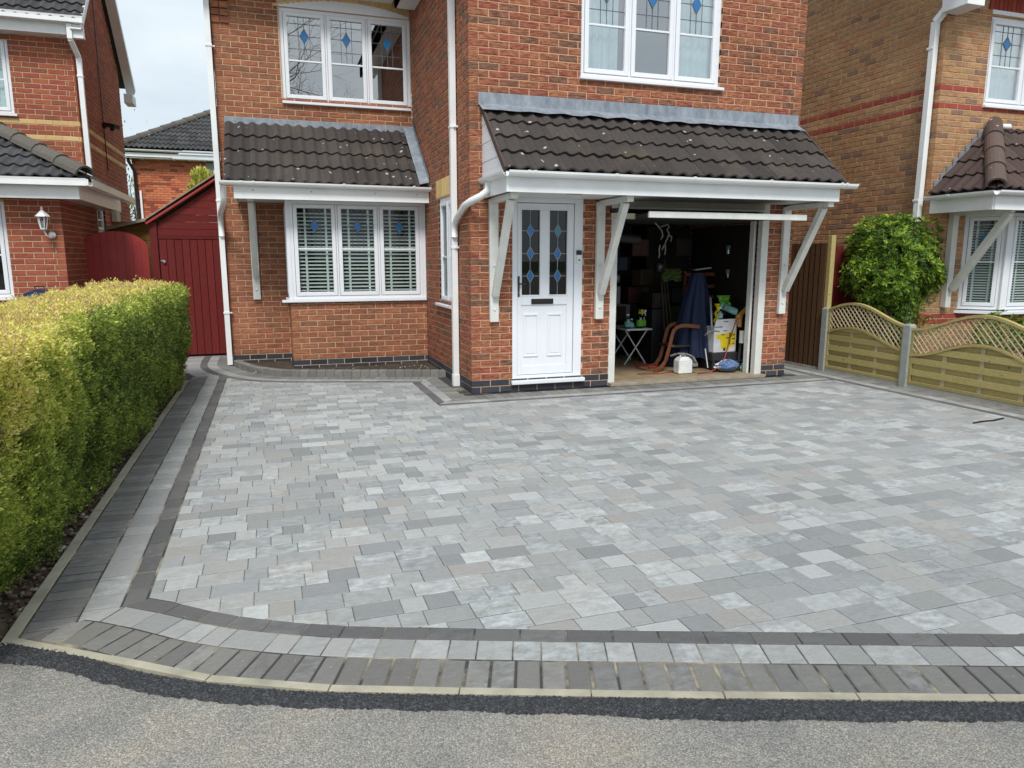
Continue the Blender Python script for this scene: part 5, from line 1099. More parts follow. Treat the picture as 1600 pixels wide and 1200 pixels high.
def leaves(name, C, Dn, size, val, mat, parent=None, fold=.35, aspect=.5, seed=1):
    """C centres (n,3), Dn leaf axis (n,3); each leaf a folded two-face blade"""
    rg = np.random.RandomState(seed); n = len(C); Dn = Dn / np.linalg.norm(Dn, axis=1)[:, None]; rv = rg.randn(n, 3); X = np.cross(Dn, rv); X /= np.linalg.norm(X, axis=1)[:, None]; Z = np.cross(X, Dn)
    s = size[:, None]; a = C; t = C + Dn * s; l = C + Dn * s * .5 + X * s * aspect * .5 + Z * s * fold * .3; r = C + Dn * s * .5 - X * s * aspect * .5 + Z * s * fold * .3
    V = np.stack([a, l, t, r], 1).reshape(-1, 3).astype(np.float32); me = bpy.data.meshes.new(name); me.vertices.add(len(V)); me.vertices.foreach_set('co', V.reshape(-1))
    i = np.arange(n)[:, None] * 4; q = np.concatenate([i, i + 1, i + 2, i, i + 2, i + 3], 1).reshape(-1).astype(np.int32); me.loops.add(len(q)); me.loops.foreach_set('vertex_index', q)
    me.polygons.add(2 * n); me.polygons.foreach_set('loop_start', np.arange(0, 6 * n, 3, dtype=np.int32)); me.update(calc_edges=True); at = me.attributes.new('rnd', 'FLOAT', 'FACE'); at.data.foreach_set('value', np.repeat(val, 2).astype(np.float32))
    me.materials.append(M[mat]); o = bpy.data.objects.new(name, me); COL.objects.link(o); attach(o, parent); return o
HG = thing('hedge', 'long clipped conifer hedge with yellow new growth on its top and green sides', 'hedge', (-1.5, 6.3, 0))
rg = np.random.RandomState(11)
def lump(y, z, k): return .016 * np.sin(y * 5.1 + k) + .014 * np.sin(y * 11.3 + z * 6 + k) + .02 * np.sin(z * 9 + y * 3 + k * 2)
def hedge_pts(n, y0, y1):
    f = rg.choice(3, n, p=[.60, .33, .07]); y = y0 + (y1 - y0) * rg.rand(n); t = rg.rand(n); sh = rg.rand(n) ** 1.5 * .17
    HT = 1.165 + .035 * np.clip((y - 5) / 4, 0, 1) + .012 * np.sin(y * 4) + .01 * np.sin(y * 9.7); zb = .04 + .03 * np.sin(y * 6.1) + .02 * np.sin(y * 14)
    cr_ = lambda a, b, q: (lambda w: w - np.floor(w))(np.sin(np.floor(a / q) * 127.1 + np.floor(b / q) * 311.7) * 43758.5)
    xr = lambda z: -.975 - .10 * np.clip((y - 6) / -4, 0, 1) - .13 * (1 - np.clip(z / .75, 0, 1)) ** 1.5 - .10 * np.clip((z - 1.08) / .14, 0, 1) ** 2 + lump(y, z, 0)
    z1 = zb + (HT - zb) * t; x1 = xr(z1) - sh + (cr_(y, z1, .05) - .5) * .045 + (cr_(y + .03, z1 + .02, .11) - .5) * .04
    x2 = -1.82 + (.74) * t; z2 = HT - sh * .6 + (cr_(y, x2, .05) - .5) * .035 + .02 * np.sin(x2 * 13 + y * 8) - .04 * np.clip((x2 + 1.25) / .2, 0, 1) ** 2
    x = np.where(f == 0, x1, np.where(f == 1, x2, -1.82 + lump(y, z1, 3) + sh)); z = np.where(f == 0, z1, np.where(f == 1, z2, z1))
    yv = (rg.rand(n) < .10) & (f != 1); end = yv & (y > y1 - .8); y = np.where(end & (y1 > 9), y1 - sh + lump(x, z, 5), y); x = np.where(end & (y1 > 9), -1.82 + .78 * rg.rand(n), x)
    nr = np.where(f[:, None] == 0, [1., 0, .35], np.where(f[:, None] == 1, [0, 0, 1.], [-1., 0, .3])) + np.where(end[:, None], [0, 1., 0], [0, 0, 0])
    D = nr + rg.randn(n, 3) * .8; D[:, 2] += .25
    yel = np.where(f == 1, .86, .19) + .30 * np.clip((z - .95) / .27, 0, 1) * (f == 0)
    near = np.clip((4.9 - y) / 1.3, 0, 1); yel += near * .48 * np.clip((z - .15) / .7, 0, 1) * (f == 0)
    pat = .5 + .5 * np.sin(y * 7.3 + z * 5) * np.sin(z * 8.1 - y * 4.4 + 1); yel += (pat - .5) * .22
    ck = np.sin(np.floor(y / .03) * 12.9 + np.floor(z / .03) * 78.2 + np.floor(x / .03) * 37.7) * 43758.5; ck -= np.floor(ck); val = np.clip(yel + rg.randn(n) * .10 + (ck - .5) * .38 - sh * 1.5 * (f == 0), 0, 1)  # val drops with depth: shade of the gaps put into the leaf colour
    hole = (cr_(y + .017, z + .01, .085) < .07) & (sh < .10) & (f == 0); hole |= (cr_(y, z * .6, .19) < .035) & (sh < .07) & (f == 0)
    spr = (f == 1) & (cr_(y, x, .037) > .90); z = z + spr * rg.rand(n) * .045; x = x + ((f == 0) & (cr_(y, z, .043) > .94)) * rg.rand(n) * .035
    k = ~hole; return np.stack([x, y, z], 1)[k], D[k], val[k], f[k]
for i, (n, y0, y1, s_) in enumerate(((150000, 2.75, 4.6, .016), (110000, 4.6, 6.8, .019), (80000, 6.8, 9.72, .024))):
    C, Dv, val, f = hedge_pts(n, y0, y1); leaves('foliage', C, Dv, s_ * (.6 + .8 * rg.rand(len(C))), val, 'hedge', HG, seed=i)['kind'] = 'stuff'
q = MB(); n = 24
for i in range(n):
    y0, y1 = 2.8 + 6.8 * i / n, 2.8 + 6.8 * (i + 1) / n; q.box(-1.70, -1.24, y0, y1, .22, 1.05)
q.build('shade_core', plain('hedge_inner_shade', (.022, .022, .012), 1., .3, 12), HG)  # dark boxes standing in for the shaded inside of the hedge
q = MB(); 
for i in range(170):
    y_ = 2.8 + 6.8 * rnd.random() ** 1.3; x_ = -1.42 + rnd.random() * .14; q.tube([(x_, y_, -.04), (x_ + .03, y_ + rnd.uniform(-.05, .05), .15), (x_ + rnd.uniform(.0, .16), y_ + rnd.uniform(-.15, .15), .42)], [.014, .010, .004], 5, cap=False)
for i in range(60):
    y_ = 2.9 + 2.2 * rnd.random(); z_ = rnd.uniform(.2, 1.0); x_ = -1.12 - .3 * (1 - min(1, z_ / .75)) ** 1.5; q.tube([(x_ - .12, y_, z_), (x_ + .03, y_ + rnd.uniform(-.12, .12), z_ + rnd.uniform(-.02, .08)), (x_ + .07, y_ + rnd.uniform(-.2, .2), z_ + rnd.uniform(-.02, .1))], [.004, .003, .0015], 4, cap=False)
q.build('stems', M['twig'], HG, stuff=True)
def whorl_bush(name, label, cat, base_, C, rad, n, size, mat, seed, stem=True, thin=.9, star=6, drop=0.):
    T = thing(name, label, cat, base_); rg = np.random.RandomState(seed); cs = []; k = 0
    u = rg.randn(n * 3, 3); u /= np.linalg.norm(u, axis=1)[:, None]; rr = .62 + .40 * rg.rand(n * 3) ** .6; q = u * rr[:, None]
    rr = rr + (rg.rand(n * 3) > .93) * .16 * rg.rand(n * 3); nz = .14 * np.sin(u[:, 0] * 5 + seed) + .10 * np.sin(u[:, 1] * 6 + 2) + .09 * np.sin(u[:, 2] * 7 + u[:, 0] * 4); q *= (1 + nz)[:, None]; q = q[:n]; u = u[:n]
    P = np.array(C) + q * np.array(rad); D0 = u + np.array([0, 0, .5]); D0 /= np.linalg.norm(D0, axis=1)[:, None]; allC = []; allD = []; allV = []; allS = []
    tone = np.clip(.45 + .25 * rg.randn(n) + .25 * (rr[:n] - .8), 0, 1)
    for s_ in range(star):
        a = 2 * math.pi * s_ / star + rg.rand(n) * .6; e1 = np.cross(D0, rg.randn(n, 3)) if s_ == 0 else e1; e1 = e1 / np.linalg.norm(e1, axis=1)[:, None]; e2 = np.cross(D0, e1); d = e1 * np.cos(a)[:, None] + e2 * np.sin(a)[:, None] + D0 * .55
        allC.append(P); allD.append(d); allV.append(np.clip(tone + rg.randn(n) * .10, 0, 1)); allS.append(size * (.7 + .6 * rg.rand(n)))
    leaves('foliage', np.concatenate(allC), np.concatenate(allD), np.concatenate(allS), np.concatenate(allV), mat, T, aspect=.34, seed=seed)['kind'] = 'stuff'
    if stem:
        m_ = MB()
        for i in range(9): m_.tube([(base_[0] + rnd.uniform(-.05, .05), base_[1] + rnd.uniform(-.05, .05), 0), tuple(np.array(base_) * .5 + np.array(C) * .5 + rg.randn(3) * .06), tuple(np.array(C) + rg.randn(3) * np.array(rad) * .4)], [.02, .014, .005], 6, cap=False)
        m_.build('stems', M['twig'], T)
    return T
B1 = whorl_bush('leafy_bush', 'round bright green leafy bush standing behind the lattice fence', 'bush', (8.05, 7.75, 0), (8.0, 7.75, 1.42), (.66, .44, .62), 2300, .072, 'bush', 4)
rgb = np.random.RandomState(8); n = 700; P_ = np.stack([8.1 + .35 * rgb.randn(n) * .6, 7.7 + .2 * rgb.randn(n), .75 + .25 * rgb.randn(n)], 1)
allC = np.repeat(P_, 5, 0); leaves('lower_foliage', allC, rgb.randn(n * 5, 3) + [0, -.3, .5], .05 * (.7 + .6 * rgb.rand(n * 5)), np.clip(np.repeat(.35 + .2 * rgb.randn(n), 5), 0, 1), 'bush', B1, aspect=.34)['kind'] = 'stuff'
whorl_bush('low_shrub', 'low variegated shrub below the right bay window sill, behind the fence hump', 'shrub', (9.0, 6.9, 0), (9.0, 6.9, .52), (.42, .22, .26), 420, .045, 'bush', 9)
whorl_bush('low_shrub', 'low dark shrub cut by the right edge of the picture, behind the fence', 'shrub', (9.45, 6.75, 0), (9.5, 6.75, .50), (.40, .22, .28), 420, .045, 'bush', 10)
rc = np.random.RandomState(5); n = 2600; T = thing('conifer_shrub', 'small yellow-green conifer top showing above the red lean-to roof', 'shrub', (-1.52, 19.0, 0)); u = rc.randn(n, 3); u /= np.linalg.norm(u, axis=1)[:, None]
Cc = np.array([-1.38, 19, 3.05]) + u * np.array([.34, .34, .55]) * (.6 + .4 * rc.rand(n)[:, None]); Cc[:, 0] += .05 * np.sin(Cc[:, 2] * 14)
leaves('foliage', Cc, u * .5 + [0, 0, 1.] + .3 * rc.randn(n, 3), .09 * (.6 + .8 * rc.rand(n)), np.clip(.55 + .2 * rc.randn(n) - .25 * (u[:, 0] > .3) * (u[:, 2] < 0), 0, 1), 'hedge', T)['kind'] = 'stuff'
q = MB(); q.tube([(-1.38, 19, 0), (-1.38, 19, 3)], [.07, .03], 7); q.build('trunk', M['twig'], T)
def bare_tree(name, label, base_, h, seed, levels=5, spread=.55, r0=.16):
    T = thing(name, label, 'tree', base_); rt = random.Random(seed); tr = MB(); br = MB()
    def grow(p, d, L, r, lv):
        n = 3; pts = [p]; rs = [r]; q_ = p.copy(); dd = d.copy()
        for i in range(n): dd = (dd + Vector((rt.uniform(-1, 1), rt.uniform(-1, 1), rt.uniform(-.4, .8))) * .16).normalized(); q_ = q_ + dd * L / n; pts.append(q_.copy()); rs.append(r * (1 - .35 * (i + 1) / n))
        (tr if lv == levels else br).tube(pts, rs, 7 if lv > 2 else 4, cap=False)
        if lv == 0: return
        for k in range(3 if lv > 1 else 4):
            a = rt.uniform(0, 6.28); t_ = rt.uniform(.45, 1) if k else 1; j = min(n, max(1, round(t_ * n))); x = dd.orthogonal().normalized(); x.rotate(Matrix.Rotation(a, 3, dd)); nd = (dd + x * rt.uniform(.5, 1.1) * spread / .55).normalized(); grow(pts[j], nd, L * rt.uniform(.62, .82), rs[j] * .68, lv - 1)
    grow(Vector(base_), Vector((0, 0, 1)), h * .30, r0, levels); tr.build('trunk', M['twig'], T, smooth=True); br.build('branches', M['twig'], T, smooth=True, stuff=True); return T
bare_tree('bare_tree', 'bare branching tree across the road, mirrored in the upper left window', (1.5, -7.5, 0), 12.5, 3, levels=6, r0=.27)
bare_tree('bare_tree', 'thin pale tree far off in the gap beside the distant house', (-6.3, 40, 0), 9, 5, levels=4, r0=.1)
n = 1500; u = rc.randn(n, 3); leaves('foliage', np.array([-6.6, 40, 3.8]) + u * [.8, .8, 1.4], u + [0, 0, 1], .14 * (.6 + .8 * rc.rand(n)), np.clip(.4 + .2 * rc.randn(n), 0, 1), 'bush', bpy.data.objects['bare_tree.001'])['kind'] = 'stuff'

# ------------------------------------------------------------------ things in the garage
def cm(name, c, rough=.5, **k): M[name] = plain(name, c, rough, .15, 10, **k); return M[name]
cm('navy', (.008, .016, .055), .75); cm('bentwood', (.20, .065, .025), .4); cm('white_plastic', (.72, .74, .74), .4); cm('green_cloth', (.14, .42, .04), .8); cm('teal', (.20, .42, .40), .5)
cm('yellow', (.75, .60, .02), .6); cm('orange', (.45, .20, .03), .5); cm('steel', (.28, .29, .30), .4, Metallic=.6); cm('red_rubber', (.30, .035, .03), .5); cm('dark_grey', (.03, .03, .033), .6); cm('glove_grey', (.22, .21, .20), .9); cm('card_white', (.68, .68, .70), .7); cm('bluebag', (.10, .17, .33), .5); cm('dim_green', (.05, .09, .015), .8); cm('mdf', (.016, .011, .008), .7)  # dim_green and mdf: garage gloom put into the colour
M['bottle_green'] = glassmat('bottle_green', (.35, .7, .5, 1), .10); M['bottle_clear'] = glassmat('bottle_clear', (.6, .85, .85, 1), .12)
T = thing('folding_table', 'small white folding table with crossed tube legs just inside the garage', 'table', (4.82, 9.15, .03))
q = MB(); q.box(4.60, 5.0, 8.86, 9.46, .515, .54); q.build('table_top', M['white_plastic'], T, bevel=.008)
for y_ in (8.93, 9.38):
    for a, b in (((4.615, y_, .035), (4.955, y_, .515)), ((4.96, y_ + .025, .035), (4.63, y_ + .025, .515))): q = MB(); q.tube([a, b], .010, 7); q.build('leg', M['white_plastic'], T, smooth=True)
def bottle(x, y, z, r, h, mat, label, cap='white_plastic', tr=False):
    T = thing('bottle', label, 'bottle', (x, y, z)); q = MB(); q.lathe((x, y, z), [(0, 0), (r, .004), (r, h * .62), (r * .8, h * .72), (r * .38, h * .80), (r * .36, h * .9), (0, h * .9)], 14); q.build('body', M[mat], T, smooth=True)
    q = MB(); q.lathe((x, y, z), [(r * .45, h * .88), (r * .45, h), (0, h)], 12); q.build('cap', M[cap], T)
    if tr: q = MB(); q.box(x - .012, x + .012, y - .06, y + .02, z + h, z + h + .03); q.bar((x, y - .045, z + h), (x, y - .06, z + h - .05), .012, .008); q.build('trigger', M[cap], T)
    q = MB(); q.lathe((x, y, z), [(r + .0012, h * .12), (r + .0012, h * .5)], 14); q.build('label_wrap', M['teal' if mat == 'bottle_clear' else 'green_cloth'], T)
bottle(4.66, 8.95, .54, .045, .20, 'bottle_clear', 'clear bottle with wide white cap at the left end of the folding table')
bottle(4.74, 8.99, .54, .038, .13, 'bottle_clear', 'short teal bottle beside the wide capped one on the folding table'); bottle(4.85, 8.95, .54, .05, .23, 'bottle_green', 'green trigger spray bottle nearest the right of the table', 'yellow', True); bottle(4.94, 9.02, .54, .04, .22, 'bottle_green', 'slim green spray bottle at the back right of the table', 'white_plastic', True)
CH = thing('bentwood_chair', 'reddish bent wood armchair frame standing on the garage floor left of the navy cover', 'chair', (5.05, 8.4, .03))
for dx, dy in ((0, 0), (.10, .32)):
    pts = [(4.68, 8.22, .05), (4.80, 8.26, .075), (4.875, 8.27, .16), (4.93, 8.28, .34), (4.97, 8.28, .52), (5.0, 8.28, .585), (5.07, 8.28, .62), (5.18, 8.28, .625), (5.38, 8.28, .60)]
    q = MB()
    for a, b in zip(pts, pts[1:]): q.bar((a[0] + dx, a[1] + dy, a[2]), (b[0] + dx, b[1] + dy, b[2]), .05, .022, up=(0, 1, 0))
    q.build('arm_and_leg', M['bentwood'], CH, bevel=.006)
q = MB(); q.bar((4.98, 8.28, .36), (5.06, 8.62, .36), .04, .02); q.build('stretcher', M['bentwood'], CH); q = MB(); q.box(5.0, 5.45, 8.32, 8.68, .33, .36); q.build('seat', M['dark_grey'], CH, bevel=.01)
CV = thing('draped_cover', 'navy blue fabric cover hanging in folds over tall items in the garage', 'cover', (5.4, 8.5, .08)); q = MB(); n, m_ = 60, 26; V = []
for j in range(m_ + 1):
    t = j / m_; z = 1.30 - 1.20 * t; w = .10 + .26 * t ** .8; d = .08 + .22 * t ** .8; cxx = 5.47 + .0 * t - .02 * math.sin(t * 3)
    row = []
    for i in range(n):
        a = 2 * math.pi * i / n; f = 1 + (.05 + .16 * t) * math.sin(a * 9 + 2 * math.sin(t * 2.5)) * .6 + .06 * math.sin(a * 17 + t * 3) * t; zz = z + (.10 * math.sin(a * 3 + 1) * t ** 3)
        row.append((cxx + w * f * math.cos(a) * .9, 8.52 + d * f * math.sin(a), max(.06, zz)))
    V.append(row)
for j in range(m_):
    for i in range(n): q.face([V[j][i], V[j][(i + 1) % n], V[j + 1][(i + 1) % n], V[j + 1][i]])
q.face(V[0]); q.build('fabric', M['navy'], CV, smooth=True)
TR = thing('hand_truck', 'grey metal sack truck with upright pole leaning in front of the navy cover', 'hand truck', (5.5, 8.15, .03)); q = MB(); q.tube([(5.43, 8.14, 1.0), (5.47, 8.13, .56)], .015, 8); q.build('pole', M['steel'], TR, smooth=True)
q = MB(); q.tube([(5.38, 8.13, .60), (5.62, 8.12, .61)], .008, 6); q.tube([(5.36, 8.12, .50), (5.40, 8.12, .545), (5.50, 8.12, .56), (5.58, 8.12, .55)], .010, 6); q.build('crossbar', M['steel'], TR, smooth=True)
q = MB(); q.bar((5.36, 8.1, .33), (5.40, 8.08, .08), .03, .012); q.build('strap', M['card_white'], TR); q = MB(); q.tube([(5.44, 8.06, .25), (5.47, 8.04, .12), (5.46, 8.03, .04)], .010, 6); q.build('hook', M['dark_grey'], TR, smooth=True)
JC = thing('jerry_can', 'white plastic jerry can with blue cap on the garage floor', 'jerry can', (4.98, 8.05, .03)); q = MB(); q.box(4.90, 5.10, 7.97, 8.11, .035, .20); q.hexa([(4.90, 7.97, .20), (5.10, 7.97, .20), (5.10, 8.11, .20), (4.90, 8.11, .20), (4.935, 7.985, .25), (5.05, 7.985, .25), (5.05, 8.095, .25), (4.935, 8.095, .25)], skip=(0,)); q.build('body', M['white_plastic'], JC, bevel=.012)
q = MB(); q.lathe((5.075, 8.04, .225), [(.022, 0), (.022, .03), (0, .03)], 12); q.build('cap', cm('cap_blue', (.02, .12, .40), .4), JC); q = MB(); q.tube([(4.95, 8.04, .25), (4.96, 8.04, .275), (5.02, 8.04, .275), (5.03, 8.04, .25)], .010, 6); q.build('handle', M['white_plastic'], JC)
q = MB(); pts = [(4.86, 8.12, .25), (4.92, 8.07, .285), (5.02, 8.03, .285), (5.10, 8.0, .25), (5.14, 7.98, .17), (5.145, 7.98, .12)]
for a, b in zip(pts, pts[1:]): q.bar(a, b, .07, .02, up=(0, .3, 1))
tag(q.build('work_glove', M['glove_grey'], bevel=.008), 'grey work glove draped over the white jerry can', 'glove')
BX = thing('cardboard_box', 'white box with yellow printed lower half and flaps up, in the right of the garage', 'box', (5.72, 8.2, .28)); FBx = Fr((5.50, 8.12, .27), (1, .06, 0), (.06, -1, 0))
q = MB(); q.fbox(FBx, 0, .36, 0, .34, -.28, 0); q.build('carton', M['card_white'], BX, bevel=.003); q = MB(); q.prism(FBx, [(.0, .34), (.36, .34), (.385, .44), (.03, .435)], -.006, .0); q.build('flap', M['card_white'], BX)
q = MB(); q.prism(FBx, [(.02, .235), (.345, .265), (.345, .10), (.26, .06), (.12, .045), (.10, .17), (.03, .19)], .001, .002); q.prism(FBx, [(.155, .02), (.25, .02), (.25, .06), (.155, .06)], .001, .002); pr = q.build('yellow_print', M['yellow'], BX)
q = MB()
for u, v, w, h in ((.115, .225, .05, .012), (.20, .18, .055, .014), (.235, .10, .028, .07), (.245, .19, .018, .065), (.155, .02, .03, .035), (.29, .22, .04, .012), (.29, .165, .045, .014), (.30, .105, .03, .01), (.14, .28, .07, .008), (.14, .40, .08, .009)): q.fbox(FBx, u, u + w, v, v + h, .0025, .0035)
q.build('dark_print', M['black'], BX, stuff=True)
q = MB(); q.box(5.47, 5.87, 8.10, 8.45, .16, .265); q.box(5.50, 5.84, 8.13, 8.42, .03, .16); tag(q.build('storage_crate', M['dark_grey'], bevel=.006), 'dark grey plastic crate under the white and yellow box', 'crate')
q = MB(); rgx = random.Random(2)
PB = thing('carrier_bag', 'crumpled blue and white carrier bag on the garage floor by the right door frame', 'bag', (5.62, 7.98, .03))
for nm, mt, sc_, sd_ in (('bag_body', 'card_white', 1., 3), ('patterned_side', 'bluebag', .88, 5)):
    q = MB(); rgx = random.Random(sd_); V = []
    for j in range(9):
        t = j / 8; V.append([(5.62 + (.0 if sc_ == 1 else .0) + .17 * sc_ * math.sin(t * math.pi * .92 + .15) * math.cos(a) * (1 + rgx.uniform(-.22, .22)), 7.98 - (0 if sc_ == 1 else .035) + .10 * math.sin(t * math.pi * .92 + .15) * math.sin(a) * (1 + rgx.uniform(-.22, .22)), .035 + (.15 if sc_ == 1 else .165) * t * (1 + rgx.uniform(-.1, .1))) for a in [2 * math.pi * k / 18 for k in range(18)]])
    for j in range(8):
        for k in range(18): q.face([V[j][k], V[j][(k + 1) % 18], V[j + 1][(k + 1) % 18], V[j + 1][k]], (j * 18 + k) * .0137 % 1)
    q.face(V[8]); q.build(nm, M[mt], PB)
q = MB(); q.bar((5.83, 7.92, .05), (5.90, 7.98, .11), .08, .07); tag(q.build('small_carton', M['teal'], bevel=.008), 'small pale blue carton tipped beside the carrier bag', 'carton')
GC = thing('slatted_chair', 'dark brown slatted wooden chair back rising behind the navy cover', 'chair', (5.75, 8.85, .03)); q = MB()
for x in (5.52, 6.0): q = MB(); q.bar((x, 8.85, .05), (x, 8.92, 1.32), .04, .04, up=(0, 1, 0)); q.build('post', M['bentwood'], GC, bevel=.005)
for z in (.80, .95, 1.10, 1.27): q = MB(); q.bar((5.50, 8.88, z), (6.0, 8.88, z + .01), .025, .05, up=(0, 0, 1)); q.build('slat', M['bentwood'], GC, bevel=.004)
q = MB(); q.box(5.50, 6.0, 8.55, 8.9, .72, .76); q.build('seat', M['bentwood'], GC, bevel=.004)
def rag(name, mat, label, c, sx, sz, seed):
    q = MB(); rr = random.Random(seed); n = 9; V = [[(c[0] + sx * (i / n - .5) * (1 + .10 * math.sin(j * .7 + seed)) + .01 * math.sin(j * 1.3), c[1] + .03 * math.sin(i * 1.3 + j * .9 + seed) + .02 * math.sin(j * 2.), c[2] + sz * (.5 - j / n) + .015 * math.sin(i * 1.1 + seed) * (j / n)) for i in range(n + 1)] for j in range(n + 1)]
    for j in range(n):
        for i in range(n): q.face([V[j][i], V[j][i + 1], V[j + 1][i + 1], V[j + 1][i]])
    o = q.build(name, M[mat], smooth=True); md = o.modifiers.new('thick', 'SOLIDIFY'); md.thickness = .006; return tag(o, label, 'cloth')
rag('cloth', 'green_cloth', 'bright green cloth hanging above the white and yellow box', (5.68, 8.2, .93), .17, .17, 1); rag('cloth', 'yellow', 'narrow yellow cloth strip hanging left of the white box', (5.57, 8.18, .76), .05, .30, 2); rag('cloth', 'dim_green', 'dim green bag high up left of the navy cover', (5.12, 8.6, 1.28), .28, .16, 3)
q = MB(); q.tube([(5.62, 8.14, .88), (5.84, 8.16, .80)], .045, 14); tag(q.build('foam_roll', M['teal'], smooth=True), 'pale teal foam roll lying over the white box', 'roll'); bottle(5.60, 8.16, .705, .04, .16, 'bottle_clear', 'white bottle standing in the open white box')
q = MB(); q.bar((5.84, 8.10, .74), (5.99, 8.05, .90), .04, .05); q.bar((5.86, 8.08, .60), (5.88, 8.10, .78), .05, .05); q.lathe((5.86, 8.1, .74), [(0, -.03), (.05, -.02), (.05, .03), (0, .04)], 10); tag(q.build('garden_tool', M['orange'], bevel=.005), 'orange and yellow power tool hanging by the right garage wall', 'tool')
q = MB(); q.lathe((5.86, 8.0, .40), [(0, 0), (.045, 0), (.045, .16), (0, .16)], 12); tag(q.build('paint_tin', M['card_white']), 'pale tin beside the right edge of the white and yellow box', 'tin')
q = MB(); q.bar((5.83, 8.02, .03), (5.87, 8.05, .42), .03, .03); q.bar((5.76, 8.0, .16), (5.99, 8.0, .17), .02, .02); tag(q.build('trestle', M['dark_grey']), 'dark trestle leg under the pale tin', 'trestle')
q = MB(); q.tube([(5.76, 8.02, .70), (5.72, 8.06, .50), (5.60, 8.0, .22), (5.48, 7.95, .10), (5.30, 7.9, .05), (5.15, 7.93, .04)], .008, 6); tag(q.build('hose', M['red_rubber'], smooth=True), 'thin dull red hose drooping across the white box to the floor', 'hose')
q = MB(); pts = [(4.72 + .13 * math.cos(a) + a * .006, 8.55 + .22 * math.sin(a), .04 + .004 * math.sin(3 * a) + .05 * max(0, math.sin(a * .5))) for a in np.linspace(0, 18, 70)]; q.tube(pts, .006, 5); q.tube([(4.4, 8.15, .036), (4.7, 8.08, .036), (5.0, 8.2, .036)], .006, 5); tag(q.build('extension_cable', M['red_rubber'], smooth=True), 'loose red extension cable coiled under the folding table', 'cable')
HN = thing('wire_hooks', 'pale bent wire hooks dangling from the open garage door', 'hooks', (4.6, 8.0, 1.9)); q = MB()
for pts in ([(4.50, 8, 1.93), (4.60, 8, 1.83), (4.615, 8, 1.77), (4.60, 8.02, 1.73)], [(4.55, 8, 1.87), (4.68, 8, 1.91), (4.70, 8, 1.88), (4.67, 8, 1.85), (4.70, 8, 1.80), (4.68, 8, 1.74), (4.65, 8, 1.68), (4.66, 8, 1.60), (4.65, 8, 1.54)], [(4.70, 8, 1.78), (4.74, 8, 1.76), (4.73, 8, 1.70)], [(4.58, 8, 1.66), (4.57, 8, 1.60), (4.58, 8, 1.54), (4.565, 8, 1.50)], [(4.64, 8, 1.66), (4.61, 8, 1.60)]): q = MB(); q.tube(pts, .009, 6); q.build('hook', M['glove_grey'], HN, smooth=True)
q = MB(); q.tube([(3.95, 8.4, 1.78), (4.55, 8.5, 1.74)], .06, 12); tag(q.build('rolled_mat', M['dark_grey'], smooth=True), 'dark rolled mat slung high inside the garage at left', 'mat')
# dim clutter at the garage back; cabinets and side panel added to block light
rr = random.Random(21); k = 0
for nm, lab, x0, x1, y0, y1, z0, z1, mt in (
    ('light_blocker', 'tall dark cabinet shape added to block light at the back left of the garage', 3.82, 4.35, 9.7, 10.2, .03, 1.85, 'dark_grey'), ('light_blocker', 'wide black cabinet shape added to block light in the middle of the garage', 4.40, 5.25, 10.0, 10.5, .03, 2.0, 'black'), ('light_blocker', 'dark brown cabinet shape added to block light at the back right of the garage', 5.28, 6.0, 9.6, 10.1, .03, 1.95, 'mdf'),
    ('wheelie_bin', 'dark box shaped bin in shadow right of the folding table', 5.02, 5.30, 8.9, 9.3, .03, .80, 'black'), ('tool_chest', 'low black chest behind the folding table', 3.95, 4.5, 9.2, 9.6, .03, .62, 'dark_grey'), ('storage_box', 'dim brown carton on the black bin', 5.04, 5.28, 8.95, 9.25, .81, 1.02, 'mdf'), ('shade_panel', 'dark brown panel added over the right garage wall to stand in for shade', 5.97, 6.02, 8.05, 9.5, .03, 1.93, 'mdf')):
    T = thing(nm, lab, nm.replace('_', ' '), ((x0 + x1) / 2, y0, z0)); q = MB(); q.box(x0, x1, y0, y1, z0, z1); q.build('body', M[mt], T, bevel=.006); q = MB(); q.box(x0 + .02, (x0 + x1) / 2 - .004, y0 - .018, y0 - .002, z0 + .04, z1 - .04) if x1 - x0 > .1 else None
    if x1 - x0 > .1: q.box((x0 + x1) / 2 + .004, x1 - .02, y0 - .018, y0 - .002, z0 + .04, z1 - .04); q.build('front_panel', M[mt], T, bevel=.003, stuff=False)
for i, (x, z) in enumerate(((4.05, 1.10), (4.25, 1.35), (5.45, 1.30), (4.75, 1.15))):
    q = MB(); q.lathe((x, 9.5, z), [(0, 0), (.05, .01), (.055, .10), (.03, .13), (0, .13)], 10); tag(q.build('helmet' if i % 2 else 'lamp_head', M['steel'], smooth=True), ('dull grey round item glinting at the far left of the dark garage', 'grey rounded tin high in the left of the dark garage', 'pale rounded item above the slatted chair back', 'faint grey round tin in the middle of the dark garage')[i], 'tin')
q = MB(); q.bar((5.58, 8.8, 1.34), (5.80, 8.75, 1.37), .16, .012); tag(q.build('paper_sheaf', M['card_white']), 'loose white papers lying on top of the slatted chair', 'papers')
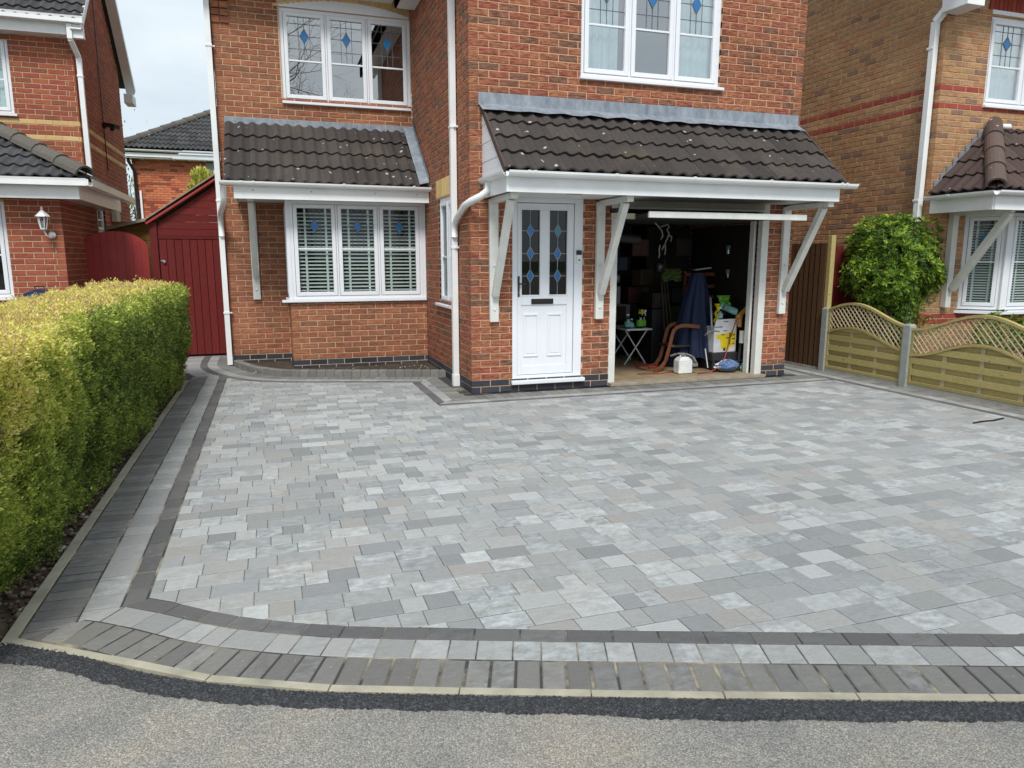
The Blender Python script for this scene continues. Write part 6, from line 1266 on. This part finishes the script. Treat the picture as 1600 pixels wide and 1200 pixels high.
# kettle barbecue whose lid shows over the hedge
KB = thing('kettle_barbecue', 'glossy dark blue domed barbecue lid just showing above the hedge at left', 'barbecue', (-2.72, 10.35, 0)); kc = (-2.72, 10.35, .87)
q = MB(); q.lathe(kc, [(.275, 0), (.27, .05), (.24, .13), (.18, .20), (.10, .245), (0, .26)], 28); q.build('lid', cm('enamel_blue', (.02, .03, .07), .06), KB, smooth=True); q = MB(); q.lathe(kc, [(.275, -.005), (.262, -.09), (.2, -.19), (.1, -.24), (0, -.25)], 28); q.build('bowl', M['enamel_blue'], KB, smooth=True)
for a in (.5, 2.6, 4.7): q = MB(); q.tube([(kc[0] + .16 * math.cos(a), kc[1] + .16 * math.sin(a), .62), (kc[0] + .30 * math.cos(a), kc[1] + .30 * math.sin(a), .0)], .013, 6); q.build('leg', M['steel'], KB, smooth=True)
q = MB(); q.tube([(kc[0] - .05, kc[1], kc[2] + .26), (kc[0] - .05, kc[1], kc[2] + .285), (kc[0] + .05, kc[1], kc[2] + .285), (kc[0] + .05, kc[1], kc[2] + .26)], .008, 6); q.build('lid_handle', M['black'], KB)

# jumble piled up in the dark at the back of the garage
cm('dim_blue', (.012, .02, .045), .6); cm('dim_red', (.06, .012, .01), .6); cm('dim_white', (.16, .16, .16), .6); cm('dim_brown', (.05, .03, .018), .7)  # tints darkened to stand in for the gloom at the back
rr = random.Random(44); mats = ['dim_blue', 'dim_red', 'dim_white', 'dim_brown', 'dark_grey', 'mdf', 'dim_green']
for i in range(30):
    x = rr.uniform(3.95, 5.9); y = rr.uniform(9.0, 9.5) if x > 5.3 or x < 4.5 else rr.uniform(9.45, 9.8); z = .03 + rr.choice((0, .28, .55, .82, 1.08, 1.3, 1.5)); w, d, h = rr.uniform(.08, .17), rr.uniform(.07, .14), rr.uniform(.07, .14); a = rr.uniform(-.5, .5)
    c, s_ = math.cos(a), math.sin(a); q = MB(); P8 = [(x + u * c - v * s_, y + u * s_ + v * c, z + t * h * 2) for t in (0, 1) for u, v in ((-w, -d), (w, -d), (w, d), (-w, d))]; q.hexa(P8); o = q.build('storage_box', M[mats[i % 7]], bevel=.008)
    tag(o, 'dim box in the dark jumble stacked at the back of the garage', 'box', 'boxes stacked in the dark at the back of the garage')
for i, (x, z, l) in enumerate(((5.92, 1.62, 'upper'), (5.93, 1.30, 'lower'))):
    T = thing('glass_jar', ('pale small jar high on the right garage wall', 'pale small jar on the right garage wall under another one')[i], 'jar', (x, 8.5, z)); q = MB(); q.lathe((x, 8.5, z), [(0, 0), (.03, 0), (.03, .05), (0, .05)], 10); q.build('lid', M['dim_white'], T); q = MB(); q.lathe((x, 8.5, z - .06), [(0, 0), (.026, 0), (.026, .058), (0, .058)], 10); q.build('jar', M['bottle_clear'], T)
q = MB()
for i in range(3): q.tube([(5.15 + i * .07, 8.7, .05), (5.19 + i * .05, 9.0 + .05 * i, 1.25 + .12 * i)], .012, 6)
tag(q.build('broom_handles', M['dim_brown'], smooth=True, stuff=False), 'dark long handles leaning together left of the navy cover', 'handles')
